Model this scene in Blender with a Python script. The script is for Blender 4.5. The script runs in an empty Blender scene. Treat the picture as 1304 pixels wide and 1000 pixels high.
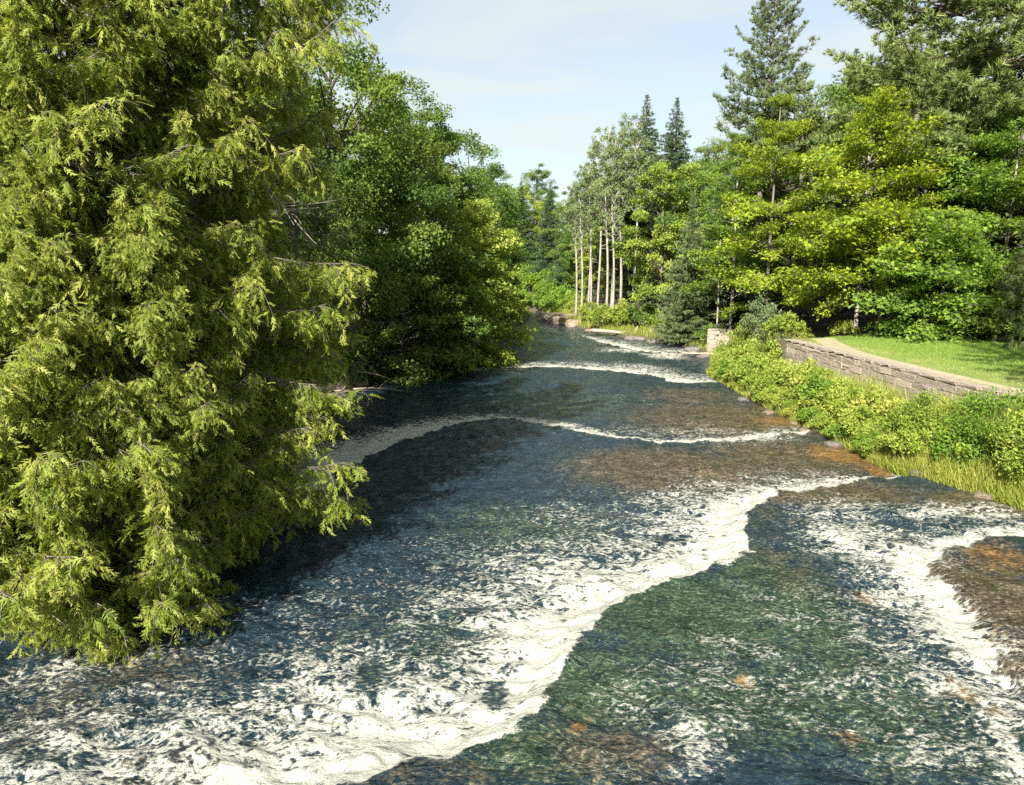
import bpy, math
import numpy as np

S = bpy.context.scene
COL = S.collection
rad = math.radians

# ------------------------------------------------------------------ camera
F_PX, PITCH, CAM_Z = 900.0, rad(10.4), 6.0
cam_d = bpy.data.cameras.new('camera')
cam = bpy.data.objects.new('camera', cam_d)
COL.objects.link(cam)
cam.location = (0, 0, CAM_Z)
cam.rotation_euler = (math.pi / 2 - PITCH, 0, 0)
cam_d.sensor_width = 36
cam_d.lens = 36 * F_PX / 1304
cam_d.clip_end = 3000
S.camera = cam

# ------------------------------------------------------------------ light
SUN_EL, SUN_AZ = rad(36), rad(201)          # azimuth clockwise from +Y (behind, to the left)
world = bpy.data.worlds.new('World')
S.world = world
world.use_nodes = True
wt = world.node_tree
wt.nodes.clear()
w_out = wt.nodes.new('ShaderNodeOutputWorld')
w_bg = wt.nodes.new('ShaderNodeBackground')
w_bg.inputs['Strength'].default_value = 0.061
w_sky = wt.nodes.new('ShaderNodeTexSky')
w_sky.sky_type = 'NISHITA'
w_sky.sun_disc = False
w_sky.sun_elevation = SUN_EL
w_sky.sun_rotation = SUN_AZ
w_sky.air_density = 1.0
w_sky.dust_density = 1.2
w_sky.ozone_density = 1.0
# thin stretched clouds on a plane high above
w_tc = wt.nodes.new('ShaderNodeTexCoord')
w_sep = wt.nodes.new('ShaderNodeSeparateXYZ')
wt.links.new(w_tc.outputs['Generated'], w_sep.inputs[0])
def wmath(op, a, b=None, clamp=False):
    n = wt.nodes.new('ShaderNodeMath')
    n.operation = op
    n.use_clamp = clamp
    for i, v in enumerate((a, b)):
        if v is None:
            continue
        if isinstance(v, (int, float)):
            n.inputs[i].default_value = v
        else:
            wt.links.new(v, n.inputs[i])
    return n.outputs[0]
zz = wmath('ADD', wmath('MAXIMUM', w_sep.outputs['Z'], 0.0), 0.12)
w_cmb = wt.nodes.new('ShaderNodeCombineXYZ')
wt.links.new(wmath('DIVIDE', w_sep.outputs['X'], zz), w_cmb.inputs[0])
wt.links.new(wmath('MULTIPLY', wmath('DIVIDE', w_sep.outputs['Y'], zz), 1.5), w_cmb.inputs[1])
w_n1 = wt.nodes.new('ShaderNodeTexNoise')
w_n1.inputs['Scale'].default_value = 0.9
w_n1.inputs['Detail'].default_value = 5
w_n1.inputs['Roughness'].default_value = 0.5
w_n1.inputs['Distortion'].default_value = 0.5
wt.links.new(w_cmb.outputs[0], w_n1.inputs['Vector'])
w_mr = wt.nodes.new('ShaderNodeMapRange')
w_mr.interpolation_type = 'SMOOTHSTEP'
w_mr.inputs['From Min'].default_value = 0.40
w_mr.inputs['From Max'].default_value = 0.60
w_mr.inputs['To Min'].default_value = 0.50
w_mr.inputs['To Max'].default_value = 0.85
wt.links.new(w_n1.outputs['Fac'], w_mr.inputs['Value'])
w_mix = wt.nodes.new('ShaderNodeMix')
w_mix.data_type = 'RGBA'
wt.links.new(w_mr.outputs[0], w_mix.inputs['Factor'])
wt.links.new(w_sky.outputs[0], w_mix.inputs['A'])
w_mix.inputs['B'].default_value = (4.15, 4.4, 4.15, 1)
wt.links.new(w_mix.outputs['Result'], w_bg.inputs['Color'])
wt.links.new(w_bg.outputs[0], w_out.inputs[0])

sun_d = bpy.data.lights.new('sun', 'SUN')
sun_d.energy = 4.6
sun_d.angle = rad(0.53)
sun_d.color = (1.0, 0.95, 0.85)
sun = bpy.data.objects.new('sun', sun_d)
COL.objects.link(sun)
sun.rotation_euler = (math.pi / 2 - SUN_EL, 0, math.pi - SUN_AZ)
sun.location = (-20, -30, 40)

S.view_settings.view_transform = 'Standard'
S.view_settings.look = 'None'
S.view_settings.gamma = 1
S.view_settings.use_curve_mapping = False
S.view_settings.exposure = 1.75
S.render.engine = 'CYCLES'
S.cycles.max_bounces = 8
S.cycles.diffuse_bounces = 5
S.cycles.sample_clamp_direct = 2.5
S.cycles.sample_clamp_indirect = 4
S.cycles.glossy_bounces = 2
S.cycles.transmission_bounces = 5
S.cycles.transparent_max_bounces = 4
S.cycles.caustics_reflective = False
S.cycles.caustics_refractive = False
S.cycles.use_denoising = False

# ------------------------------------------------------------------ helpers
def ray(px, py):
    a = (py - 500) / F_PX
    return np.array([(px - 652) / F_PX, math.cos(PITCH) - a * math.sin(PITCH), -math.sin(PITCH) - a * math.cos(PITCH)])
def at_z(px, py, z=0.0):
    d = ray(px, py)
    s = (z - CAM_Z) / d[2]
    return np.array([d[0] * s, d[1] * s])
def at_y(px, py, y):
    d = ray(px, py)
    s = y / d[1]
    return d[0] * s, CAM_Z + d[2] * s

_rt = np.random.RandomState(11).rand(256, 256)
def vnoise(x, y, sc, seed=0):
    x = np.asarray(x, float) / sc + seed * 17.31
    y = np.asarray(y, float) / sc + seed * 9.77
    xi, yi = np.floor(x).astype(int), np.floor(y).astype(int)
    fx, fy = x - xi, y - yi
    fx, fy = fx * fx * (3 - 2 * fx), fy * fy * (3 - 2 * fy)
    g = lambda i, j: _rt[(xi + i) & 255, (yi + j) & 255]
    return (g(0, 0) * (1 - fx) + g(1, 0) * fx) * (1 - fy) + (g(0, 1) * (1 - fx) + g(1, 1) * fx) * fy
def fbm(x, y, sc, seed=0, octs=3):
    t, a, n = 0, 1.0, 0
    for k in range(octs):
        t = t + a * vnoise(x, y, sc / 2 ** k, seed + k * 3)
        n += a
        a *= 0.5
    return t / n
def sstep(a, b, x):
    t = np.clip((x - a) / (b - a), 0, 1)
    return t * t * (3 - 2 * t)
def norm(v):
    return v / np.maximum(np.linalg.norm(v, axis=-1, keepdims=True), 1e-9)

class Geo:
    """collects triangles with a material slot and a per-vertex tint"""
    def __init__(s):
        s.v, s.t, s.m, s.c, s.s, s.n = [], [], [], [], [], 0
    def add(s, v, t, mat=0, tint=0.5, smooth=False):
        v = np.asarray(v, float).reshape(-1, 3)
        t = np.asarray(t, int).reshape(-1, 3)
        s.v.append(v)
        s.t.append(t + s.n)
        s.m.append(np.full(len(t), mat, int))
        s.s.append(np.full(len(t), smooth, bool))
        s.c.append(np.broadcast_to(np.asarray(tint, float), (len(v),)).copy())
        s.n += len(v)
    def place(s, tv, tt, pos, fr, scale, mat=0, tint=0.5):
        """copies of a template; fr (n,3,3) rows are the local x, y, z axes"""
        n, k = len(pos), len(tv)
        scale = np.asarray(scale, float)
        if scale.ndim < 2:
            scale = np.broadcast_to(scale.reshape(-1, 1), (n, 3))
        loc = tv[None] * scale[:, None, :]
        v = np.einsum('nki,nij->nkj', loc, fr) + pos[:, None, :]
        t = tt[None] + (np.arange(n) * k)[:, None, None]
        tint = np.repeat(np.broadcast_to(np.asarray(tint, float), (n,)), k)
        s.add(v.reshape(-1, 3), t.reshape(-1, 3), mat, tint)
    def tube(s, pts, radii, sides=6, mat=0, tint=0.5, cap=False):
        pts = np.asarray(pts, float)
        radii = np.broadcast_to(np.asarray(radii, float), (len(pts),))
        d = norm(np.gradient(pts, axis=0))
        up = np.where(np.abs(d[:, 2:3]) > 0.9, np.array([[1.0, 0, 0]]), np.array([[0, 0, 1.0]]))
        x = norm(np.cross(d, up))
        if abs(d[0, 2]) > 0.9:
            x = norm(np.cross(d, np.array([0, 1.0, 0])))
        y = np.cross(x, d)
        a = np.arange(sides) / sides * 2 * math.pi
        ring = pts[:, None] + radii[:, None, None] * (np.cos(a)[None, :, None] * x[:, None] + np.sin(a)[None, :, None] * y[:, None])
        n = len(pts)
        i, j = np.meshgrid(np.arange(n - 1), np.arange(sides), indexing='ij')
        p, q = i * sides + j, i * sides + (j + 1) % sides
        t = np.concatenate([np.stack([p, p + sides, q + sides], -1).reshape(-1, 3), np.stack([p, q + sides, q], -1).reshape(-1, 3)])
        v = ring.reshape(-1, 3)
        if cap:
            c = len(v)
            v = np.concatenate([v, pts[-1:], pts[:1]])
            e = (n - 1) * sides
            jj = np.arange(sides)
            t = np.concatenate([t, np.stack([e + jj, np.full(sides, c), e + (jj + 1) % sides], -1), np.stack([(jj + 1) % sides, np.full(sides, c + 1), jj], -1)])
        s.add(v, t, mat, tint, True)
    def mesh(s, name, mats):
        v, t = np.concatenate(s.v), np.concatenate(s.t)
        me = bpy.data.meshes.new(name)
        me.vertices.add(len(v))
        me.vertices.foreach_set('co', v.astype(np.float32).ravel())
        me.loops.add(len(t) * 3)
        me.loops.foreach_set('vertex_index', t.astype(np.int32).ravel())
        me.polygons.add(len(t))
        me.polygons.foreach_set('loop_start', (np.arange(len(t)) * 3).astype(np.int32))
        me.polygons.foreach_set('material_index', np.concatenate(s.m).astype(np.int32))
        me.polygons.foreach_set('use_smooth', np.concatenate(s.s))
        for m in mats:
            me.materials.append(m)
        at = me.attributes.new('tint', 'FLOAT', 'POINT')
        at.data.foreach_set('value', np.concatenate(s.c).astype(np.float32))
        me.update(calc_edges=True)
        return me

def frames(y, up, roll=None):
    y = norm(y)
    x = norm(np.cross(y, up))
    z = np.cross(x, y)
    if roll is not None:
        c, s_ = np.cos(roll)[:, None], np.sin(roll)[:, None]
        x, z = x * c + z * s_, z * c - x * s_
    return np.stack([x, y, z], 1)

def obj(name, me, parent=None, loc=(0, 0, 0), rot=(0, 0, 0), scale=1, label=None, cat=None, group=None, kind=None):
    o = bpy.data.objects.new(name, me)
    COL.objects.link(o)
    o.location = loc
    o.rotation_euler = rot
    o.scale = (scale,) * 3 if isinstance(scale, (int, float)) else scale
    if parent:
        o.parent = parent
    for k, v in (('label', label), ('category', cat), ('group', group), ('kind', kind)):
        if v:
            o[k] = v
    return o

# ------------------------------------------------------------------ materials
def nt(name):
    m = bpy.data.materials.new(name)
    m.use_nodes = True
    t = m.node_tree
    t.nodes.clear()
    out = t.nodes.new('ShaderNodeOutputMaterial')
    def node(kind, **kw):
        n = t.nodes.new('ShaderNode' + kind)
        for k, v in kw.items():
            if k.startswith('_'):
                setattr(n, k[1:], v)
                continue
            key = k.replace('__', ' ')
            if hasattr(v, 'is_linked') or isinstance(v, bpy.types.NodeSocket):
                t.links.new(v, n.inputs[key])
            else:
                n.inputs[key].default_value = v
        return n
    def math_(op, a, b=None, c=None, clamp=False):
        n = t.nodes.new('ShaderNodeMath')
        n.operation = op
        n.use_clamp = clamp
        for i, v in enumerate((a, b, c)):
            if v is None:
                continue
            if isinstance(v, bpy.types.NodeSocket):
                t.links.new(v, n.inputs[i])
            else:
                n.inputs[i].default_value = v
        return n.outputs[0]
    def mix(f, a, b, blend='MIX'):
        n = t.nodes.new('ShaderNodeMix')
        n.data_type = 'RGBA'
        n.blend_type = blend
        for k, v in (('Factor', f), ('A', a), ('B', b)):
            i = {'Factor': 0, 'A': 6, 'B': 7}[k]
            if isinstance(v, bpy.types.NodeSocket):
                t.links.new(v, n.inputs[i])
            elif i == 0:
                n.inputs[i].default_value = v
            else:
                n.inputs[i].default_value = (*v, 1) if len(v) == 3 else v
        return n.outputs[2]
    def ramp(f, stops):
        n = t.nodes.new('ShaderNodeValToRGB')
        el = n.color_ramp.elements
        while len(el) < len(stops):
            el.new(0.5)
        for e, (p, c) in zip(el, stops):
            e.position = p
            e.color = (*c, 1) if len(c) == 3 else c
        t.links.new(f, n.inputs[0])
        return n.outputs[0]
    def attr(n_):
        n = t.nodes.new('ShaderNodeAttribute')
        n.attribute_name = n_
        return n
    def step(x, lo, hi):
        n = t.nodes.new('ShaderNodeMapRange')
        n.interpolation_type = 'SMOOTHSTEP'
        for k, v in (('Value', x), ('From Min', lo), ('From Max', hi)):
            if isinstance(v, bpy.types.NodeSocket):
                t.links.new(v, n.inputs[k])
            else:
                n.inputs[k].default_value = v
        return n.outputs[0]
    return m, t, out, node, math_, mix, ramp, attr, step

def leaf_mat(name, dark, mid, light, trans=0.35, rough=0.55, spec=0.25, var=0.25):
    m, t, out, node, math_, mix, ramp, attr, step = nt(name)
    oi = node('ObjectInfo')
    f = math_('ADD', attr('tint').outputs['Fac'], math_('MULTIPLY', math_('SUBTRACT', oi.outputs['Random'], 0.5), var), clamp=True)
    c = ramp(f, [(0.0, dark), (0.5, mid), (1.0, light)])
    p = node('BsdfPrincipled', Base__Color=c, Roughness=rough)
    p.inputs['Specular IOR Level'].default_value = spec
    tc = mix(1.0, c, (1.15, 1.1, 0.55), 'MULTIPLY')
    tr = node('BsdfTranslucent', Color=tc)
    ms = t.nodes.new('ShaderNodeMixShader')
    ms.inputs[0].default_value = trans
    t.links.new(p.outputs[0], ms.inputs[1])
    t.links.new(tr.outputs[0], ms.inputs[2])
    t.links.new(ms.outputs[0], out.inputs[0])
    return m

def bark_mat(name, a, b, scale=9, stretch=0.15):
    m, t, out, node, math_, mix, ramp, attr, step = nt(name)
    tc = node('TexCoord')
    mp = node('Mapping', Vector=tc.outputs['Object'])
    mp.inputs['Scale'].default_value = (1, 1, stretch)
    n = node('TexNoise', Vector=mp.outputs[0], Scale=scale, Detail=6.0, Roughness=0.65)
    c = ramp(n.outputs['Fac'], [(0.3, a), (0.68, b)])
    bp = node('Bump', Height=n.outputs['Fac'], Strength=0.6, Distance=0.03)
    p = node('BsdfPrincipled', Base__Color=c, Roughness=0.85, Normal=bp.outputs[0])
    t.links.new(p.outputs[0], out.inputs[0])
    return m

M_CEDAR = leaf_mat('cedar_sprays', (0.115, 0.175, 0.026), (0.24, 0.305, 0.046), (0.40, 0.42, 0.10), 0.52)
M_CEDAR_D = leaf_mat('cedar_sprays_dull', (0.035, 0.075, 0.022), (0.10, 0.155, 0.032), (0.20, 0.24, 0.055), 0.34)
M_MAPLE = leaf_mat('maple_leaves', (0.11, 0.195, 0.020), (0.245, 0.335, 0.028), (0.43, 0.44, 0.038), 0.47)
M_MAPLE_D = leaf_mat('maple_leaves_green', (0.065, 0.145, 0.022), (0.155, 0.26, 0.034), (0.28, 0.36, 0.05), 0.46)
M_DEC = leaf_mat('broad_leaves', (0.055, 0.115, 0.026), (0.135, 0.215, 0.042), (0.25, 0.32, 0.065), 0.44)
M_DEC_DK = leaf_mat('broad_leaves_deep', (0.048, 0.10, 0.022), (0.12, 0.185, 0.034), (0.25, 0.30, 0.055), 0.44)
M_BRIGHT = leaf_mat('bright_leaves', (0.11, 0.18, 0.028), (0.25, 0.33, 0.050), (0.42, 0.44, 0.10), 0.44)
M_PALE = leaf_mat('pale_leaves', (0.11, 0.16, 0.06), (0.20, 0.26, 0.11), (0.29, 0.33, 0.15), 0.38)
M_GREY = leaf_mat('grey_green_needles', (0.075, 0.115, 0.052), (0.15, 0.20, 0.085), (0.25, 0.28, 0.14), 0.28)
M_PINE = leaf_mat('pine_needles', (0.10, 0.16, 0.055), (0.23, 0.30, 0.10), (0.37, 0.42, 0.16), 0.36)
M_SPRUCE = leaf_mat('spruce_needles', (0.032, 0.065, 0.034), (0.075, 0.12, 0.055), (0.14, 0.19, 0.08), 0.2)
M_GRASS = leaf_mat('grass_blades', (0.14, 0.20, 0.030), (0.28, 0.33, 0.055), (0.48, 0.46, 0.14), 0.42)
M_LAWN = leaf_mat('lawn_blades', (0.10, 0.19, 0.025), (0.19, 0.29, 0.042), (0.40, 0.38, 0.14), 0.38, var=0.0)
M_BARK = bark_mat('grey_bark', (0.055, 0.045, 0.036), (0.20, 0.17, 0.14))
M_BARK_PALE = bark_mat('pale_bark', (0.15, 0.135, 0.115), (0.36, 0.33, 0.28), 6, 0.4)
M_BARK_DK = bark_mat('dark_bark', (0.03, 0.024, 0.02), (0.11, 0.085, 0.065))
M_TWIG = bark_mat('bleached_twig', (0.22, 0.18, 0.14), (0.46, 0.40, 0.33), 12, 1)
M_LOG = bark_mat('weathered_log', (0.16, 0.12, 0.085), (0.40, 0.33, 0.26), 8, 1)

# ------------------------------------------------------------------ river layout
YS = np.array([-60, 0, 8, 10.5, 12, 14, 20, 24, 30, 40, 46, 55, 70, 90, 105, 112, 117, 122, 128, 136, 150, 160, 400])
LBX = np.array([-13, -12, -10.8, -9.9, -9.0, -7.6, -6.8, -7.6, -8.6, -8.2, -6.4, -3.8, -1.0, 1.6, 3.0, 2.0, -8, -25, -60, -95, -120, -150, -150])
RY = np.array([-60, 0, 12, 17.5, 20.5, 27, 38, 44, 48, 54, 60, 66, 70, 80, 91, 100, 108, 114, 120, 128, 136, 150, 160, 400])
RBX = np.array([16, 15, 13.6, 12.9, 11.8, 12.0, 11.9, 12.3, 13.3, 15.0, 15.2, 13.0, 10.9, 7.9, 5.2, 5.2, 5.4, 4.0, -6, -30, -62, -95, -120, -150])
def lb(y):
    return np.interp(y, YS, LBX)
def rb(y):
    return np.interp(y, RY, RBX)
def smooth_line(p, n=12):
    p = np.asarray(p, float)
    q = np.concatenate([2 * p[:1] - p[1:2], p, 2 * p[-1:] - p[-2:-1]])
    out = []
    for i in range(1, len(q) - 2):
        for k in range(n):
            t = k / n
            out.append(0.5 * (2 * q[i] + (q[i + 1] - q[i - 1]) * t + (2 * q[i - 1] - 5 * q[i] + 4 * q[i + 1] - q[i + 2]) * t * t + (3 * q[i] - q[i - 1] - 3 * q[i + 1] + q[i + 2]) * t ** 3))
    out.append(q[-2])
    return np.array(out)

# rock ledges: photo-measured crests put on the river plane; last two columns are foam reach (m) and foam strength
def ledge(rows, z, ext0=None, ext1=None):
    p = np.array([[*at_z(r[0], r[1], z), r[2], r[3]] for r in rows])
    if ext0 is not None:
        p = np.concatenate([[[*ext0, p[0, 2], p[0, 3]]], p])
    if ext1 is not None:
        p = np.concatenate([p, [[*ext1, p[-1, 2], p[-1, 3]]]])
    return smooth_line(p, 8)
LEDGES = [
    # main diagonal ledge, right to left
    (ledge([(1150, 602, 1.0, .95), (1100, 607, 1.7, 1.0), (1050, 616, 2.2, 1), (1000, 622, 2.6, 1), (955, 636, 2.8, 1.05), (940, 665, 3.0, 1.05), (938, 703, 3.2, 1.1),
            (880, 728, 3.4, 1.1), (810, 752, 3.8, 1.1), (757, 785, 3.6, 1.1), (742, 815, 3.2, 1.1), (700, 868, 3.0, 1.15), (640, 930, 3.2, 1.1), (560, 955, 3.4, 1.1), (480, 965, 3.6, 1.1), (400, 1000, 3.4, 1.1)],
           -0.12, (15.5, 22.0), (-9.0, 3.5)), 0.25),
    # second ledge, from the right bank to the left bank
    (ledge([(1040, 548, .9, .7), (960, 556, .8, .72), (880, 562, .9, .75), (800, 560, .6, .8), (740, 548, .6, .95), (700, 539, .6, 1), (640, 532, .7, 1), (600, 535, .9, 1.05), (560, 545, 1.2, 1.1), (530, 555, 1.3, 1.1),
            (480, 575, 1.5, 1.1), (420, 603, 1.8, 1.1), (380, 630, 1.5, 1.1)], -0.5, (15.5, 28.0), (-14.0, 15.0)), 0.12),
    # third ledge
    (ledge([(925, 487, 1.8, .9), (870, 486, 2.0, .95), (830, 477, 1.6, .9), (790, 472, 2.2, .95), (720, 466, 1.8, .9), (650, 466, 1.5, .85), (610, 470, 2.0, .85), (560, 478, 2.6, .9), (500, 487, 2.6, .8), (450, 490, 2.0, .5)],
           -0.75, (15.5, 37.0), (-14.0, 37.0)), 0.12),
    # last ledge, in the cove at the right
    (ledge([(915, 458, 2.5, .8), (870, 449, 3.0, 1.0), (820, 447, 3.0, .95), (770, 435, 2.5, .9), (735, 424, 2.5, .5), (700, 420, 2.0, .3), (665, 418, 1.5, .3)], -1.05, (19, 50), (-8, 66)), 0.10),
]
SHELF = (ledge([(1290, 900, 1.0, .7), (1272, 840, 1.1, .9), (1238, 787, 1.3, 1), (1206, 740, 1.5, 1.0), (1176, 708, 1.6, 1.0), (1215, 684, 1.4, 0.9), (1304, 668, 1.2, .8)], 0.1, at_z(1330, 1080, 0.1), (17, 15.2)), 0.13)

def seg_dist(x, y, line):
    """distance to a polyline, positive to its left, and the interpolated last two columns"""
    best = np.full(x.shape, 1e9)
    sd, c2, c3 = np.zeros(x.shape), np.zeros(x.shape), np.zeros(x.shape)
    for a, b in zip(line[:-1], line[1:]):
        ex, ey = b[0] - a[0], b[1] - a[1]
        L2 = ex * ex + ey * ey + 1e-12
        u = np.clip(((x - a[0]) * ex + (y - a[1]) * ey) / L2, 0, 1)
        dx, dy = x - a[0] - u * ex, y - a[1] - u * ey
        d = dx * dx + dy * dy
        m = d < best
        best = np.where(m, d, best)
        sd = np.where(m, np.where(ex * dy - ey * dx > 0, 1, -1), sd)
        c2 = np.where(m, a[2] + u * (b[2] - a[2]), c2)
        c3 = np.where(m, a[3] + u * (b[3] - a[3]), c3)
    return np.sqrt(best) * sd, c2, c3

def water_state(x, y):
    wx = x + 0.5 * (fbm(x, y, 1.1, 1) - 0.5) + 0.40 * (fbm(x, y, 0.34, 2, 3) - 0.5)
    wy = y + 0.5 * (fbm(x, y, 1.1, 3) - 0.5) + 0.40 * (fbm(x, y, 0.34, 4, 3) - 0.5)
    z = -0.010 * np.clip(y, 0, 300)
    foam = 0.17 + 0.10 * (fbm(x, y, 2.2, 41) - 0.5)
    for i, (line, drop) in enumerate(LEDGES + [SHELF]):
        d, L, st = seg_dist(wx, wy, line)
        L = L * (1.1, 1.9, 2.3, 1.6, 1.1)[i]
        st = st * (1, 1.25, 1.22, 1.05, 1)[i]
        if i == 4:                                        # the orange shelf stands above the pool at its left
            z = z + drop * sstep(0.05, -0.35, d)
        else:
            d = -d                                        # downstream, away from the camera, is positive
            z = z - drop * sstep(-0.12, 0.5, d)
        dd = np.maximum(d, 0)
        f = st * (0.65 * sstep(1.9 * L, 0.35 * L, dd) + 0.55 * np.exp(-(dd / (0.24 * L + 0.12)) ** 2))
        f = f * sstep(-0.22, 0.0, d)
        foam = np.maximum(foam, f)
    return z, foam
def base_level(y):
    return -0.010 * np.clip(y, 0, 300) - np.interp(y, [6, 18, 22, 27, 36, 42, 54, 62], [.10, .14, .27, .37, .37, .49, .49, .59])

# ------------------------------------------------------------------ ground
WALL_A, WALL_B = np.array([15.25, 17.0]), np.array([14.55, 37.5])        # river face of the wall, near and far end
def wall_x(y):
    return WALL_A[0] + (y - WALL_A[1]) / (WALL_B[1] - WALL_A[1]) * (WALL_B[0] - WALL_A[0])
def lawn_z(x, y):
    return 1.97 - 0.006 * (y - 25) + 0.022 * (x - 15) + 0.05 * (fbm(x, y, 4.0, 5, 2) - 0.5)
def ground_z(x, y):
    x, y = np.asarray(x, float), np.asarray(y, float)
    B = base_level(y)
    dl = lb(y) - x
    dr = x - rb(y)
    nz = (fbm(x, y, 2.5, 6) - 0.5)
    zl = B + np.interp(dl, [-2, 0, 0.6, 2, 6, 25, 120, 400], [-0.9, -0.10, 0.35, 1.1, 2.0, 3.4, 14, 30]) + 0.5 * nz * sstep(0, 3, dl)
    zr = B + np.interp(dr, [-2, 0, 0.5, 1.5, 3, 6, 12, 40, 120, 400], [-0.9, -0.10, 0.30, 0.65, 1.0, 1.9, 2.9, 4.5, 14, 30]) + 0.4 * nz * sstep(0, 3, dr)
    low = np.interp(dr, [-2, 0, 0.5, 1.5, 3.4], [-0.9, -0.10, 0.30, 0.62, 0.95]) + B + 0.25 * nz * sstep(0, 1, dr)
    lawn = lawn_z(x, y) + np.interp(x, [24, 40, 120, 400], [0, 1.0, 10, 26])
    wl = np.where(x < wall_x(y) + 0.28, low, lawn)
    k = sstep(46, 38.0, y)
    zr = zr * (1 - k) + wl * k
    return np.where(dl > dr, zl, zr)

def axis(parts):
    return np.unique(np.concatenate([np.arange(a, b, s) for a, b, s in parts]).round(4))
def grid_geo(xs, ys, zf):
    X, Y = np.meshgrid(xs, ys)
    Z = zf(X, Y)
    nx, ny = len(xs), len(ys)
    i, j = np.meshgrid(np.arange(ny - 1), np.arange(nx - 1), indexing='ij')
    p = (i * nx + j).ravel()
    quads = np.stack([p, p + 1, p + nx + 1, p + nx], -1)
    return np.stack([X, Y, Z], -1).reshape(-1, 3), quads
def quad_mesh(name, v, q, mat, attrs):
    me = bpy.data.meshes.new(name)
    me.vertices.add(len(v))
    me.vertices.foreach_set('co', v.astype(np.float32).ravel())
    me.loops.add(len(q) * 4)
    me.loops.foreach_set('vertex_index', q.astype(np.int32).ravel())
    me.polygons.add(len(q))
    me.polygons.foreach_set('loop_start', (np.arange(len(q)) * 4).astype(np.int32))
    me.polygons.foreach_set('use_smooth', np.ones(len(q), bool))
    me.materials.append(mat)
    for n, a in attrs.items():
        at = me.attributes.new(n, 'FLOAT', 'POINT')
        at.data.foreach_set('value', np.asarray(a, np.float32).ravel())
    me.update(calc_edges=True)
    return me

def ground_mat():
    m, t, out, node, math_, mix, ramp, attr, step = nt('ground_soil')
    tc = node('TexCoord')
    n1 = node('TexNoise', Vector=tc.outputs['Object'], Scale=1.4, Detail=8.0, Roughness=0.65)
    n2 = node('TexNoise', Vector=tc.outputs['Object'], Scale=14.0, Detail=5.0, Roughness=0.7)
    soil = ramp(n1.outputs['Fac'], [(0.3, (0.035, 0.027, 0.018)), (0.55, (0.075, 0.062, 0.036)), (0.75, (0.06, 0.075, 0.022))])
    lawn = ramp(n1.outputs['Fac'], [(0.3, (0.10, 0.16, 0.025)), (0.6, (0.17, 0.21, 0.04)), (0.78, (0.30, 0.28, 0.12))])
    c = mix(attr('lawn').outputs['Fac'], soil, lawn)
    c = mix(0.35, c, ramp(n2.outputs['Fac'], [(0.3, (0.3, 0.3, 0.3)), (0.7, (1, 1, 1))]), 'MULTIPLY')
    bp = node('Bump', Height=n2.outputs['Fac'], Strength=0.7, Distance=0.06)
    p = node('BsdfPrincipled', Base__Color=c, Roughness=0.95, Normal=bp.outputs[0])
    t.links.new(p.outputs[0], out.inputs[0])
    return m

gx = axis([(-1500, -200, 130), (-200, -40, 16), (-40, -14, 1.2), (-14, -1, 0.5), (-1, 9, 0.6), (9, 18, 0.2), (18, 40, 0.8), (40, 200, 10), (200, 1600, 140)])
gy = axis([(-1500, -100, 140), (-100, -6, 8), (-6, 60, 0.5), (60, 140, 1.0), (140, 300, 12), (300, 1700, 140)])
gv, gq = grid_geo(gx, gy, ground_z)
lawn_w = sstep(-0.2, 0.5, gv[:, 0] - wall_x(gv[:, 1])) * sstep(38.6, 37.2, gv[:, 1]) * sstep(5, 12, gv[:, 1]) * sstep(28, 23, gv[:, 0])
obj('ground', quad_mesh('ground', gv, gq, ground_mat(), {'lawn': lawn_w}), kind='structure')

# worn dirt path along the top of the wall
def path_mat():
    m, t, out, node, math_, mix, ramp, attr, step = nt('dirt_path')
    tc = node('TexCoord')
    n1 = node('TexNoise', Vector=tc.outputs['Object'], Scale=3.0, Detail=8.0, Roughness=0.7)
    c = ramp(n1.outputs['Fac'], [(0.3, (0.16, 0.15, 0.07)), (0.55, (0.30, 0.255, 0.17)), (0.75, (0.20, 0.22, 0.07))])
    bp = node('Bump', Height=n1.outputs['Fac'], Strength=0.4, Distance=0.03)
    p = node('BsdfPrincipled', Base__Color=c, Roughness=0.95, Normal=bp.outputs[0])
    t.links.new(p.outputs[0], out.inputs[0])
    return m
def path():
    g = Geo()
    ys = np.arange(14, 49, 0.4)
    c = wall_x(np.minimum(ys, 38)) + 1.0 + sstep(31, 48, ys) * 3.6
    hw = (0.26 + 0.45 * sstep(26, 38, ys)) * (0.8 + 0.5 * fbm(ys, ys * 0, 2.0, 8))
    rows = []
    for k in np.linspace(-1, 1, 9):
        jit = 0.18 * (fbm(ys, ys * 0 + k * 9, 0.7, 9) - 0.5) * abs(k)
        x = c + hw * k + jit
        rows.append(np.stack([x, ys, ground_z(x, ys) + 0.03 - 0.05 * abs(k) ** 3], -1))
    v = np.stack(rows, 1).reshape(-1, 3)
    i, j = np.meshgrid(np.arange(len(ys) - 1), np.arange(8), indexing='ij')
    p = (i * 9 + j).ravel()
    q = np.stack([p, p + 1, p + 10, p + 9], -1)
    obj('path', quad_mesh('path', v, q, path_mat(), {}), kind='structure')
path()

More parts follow.
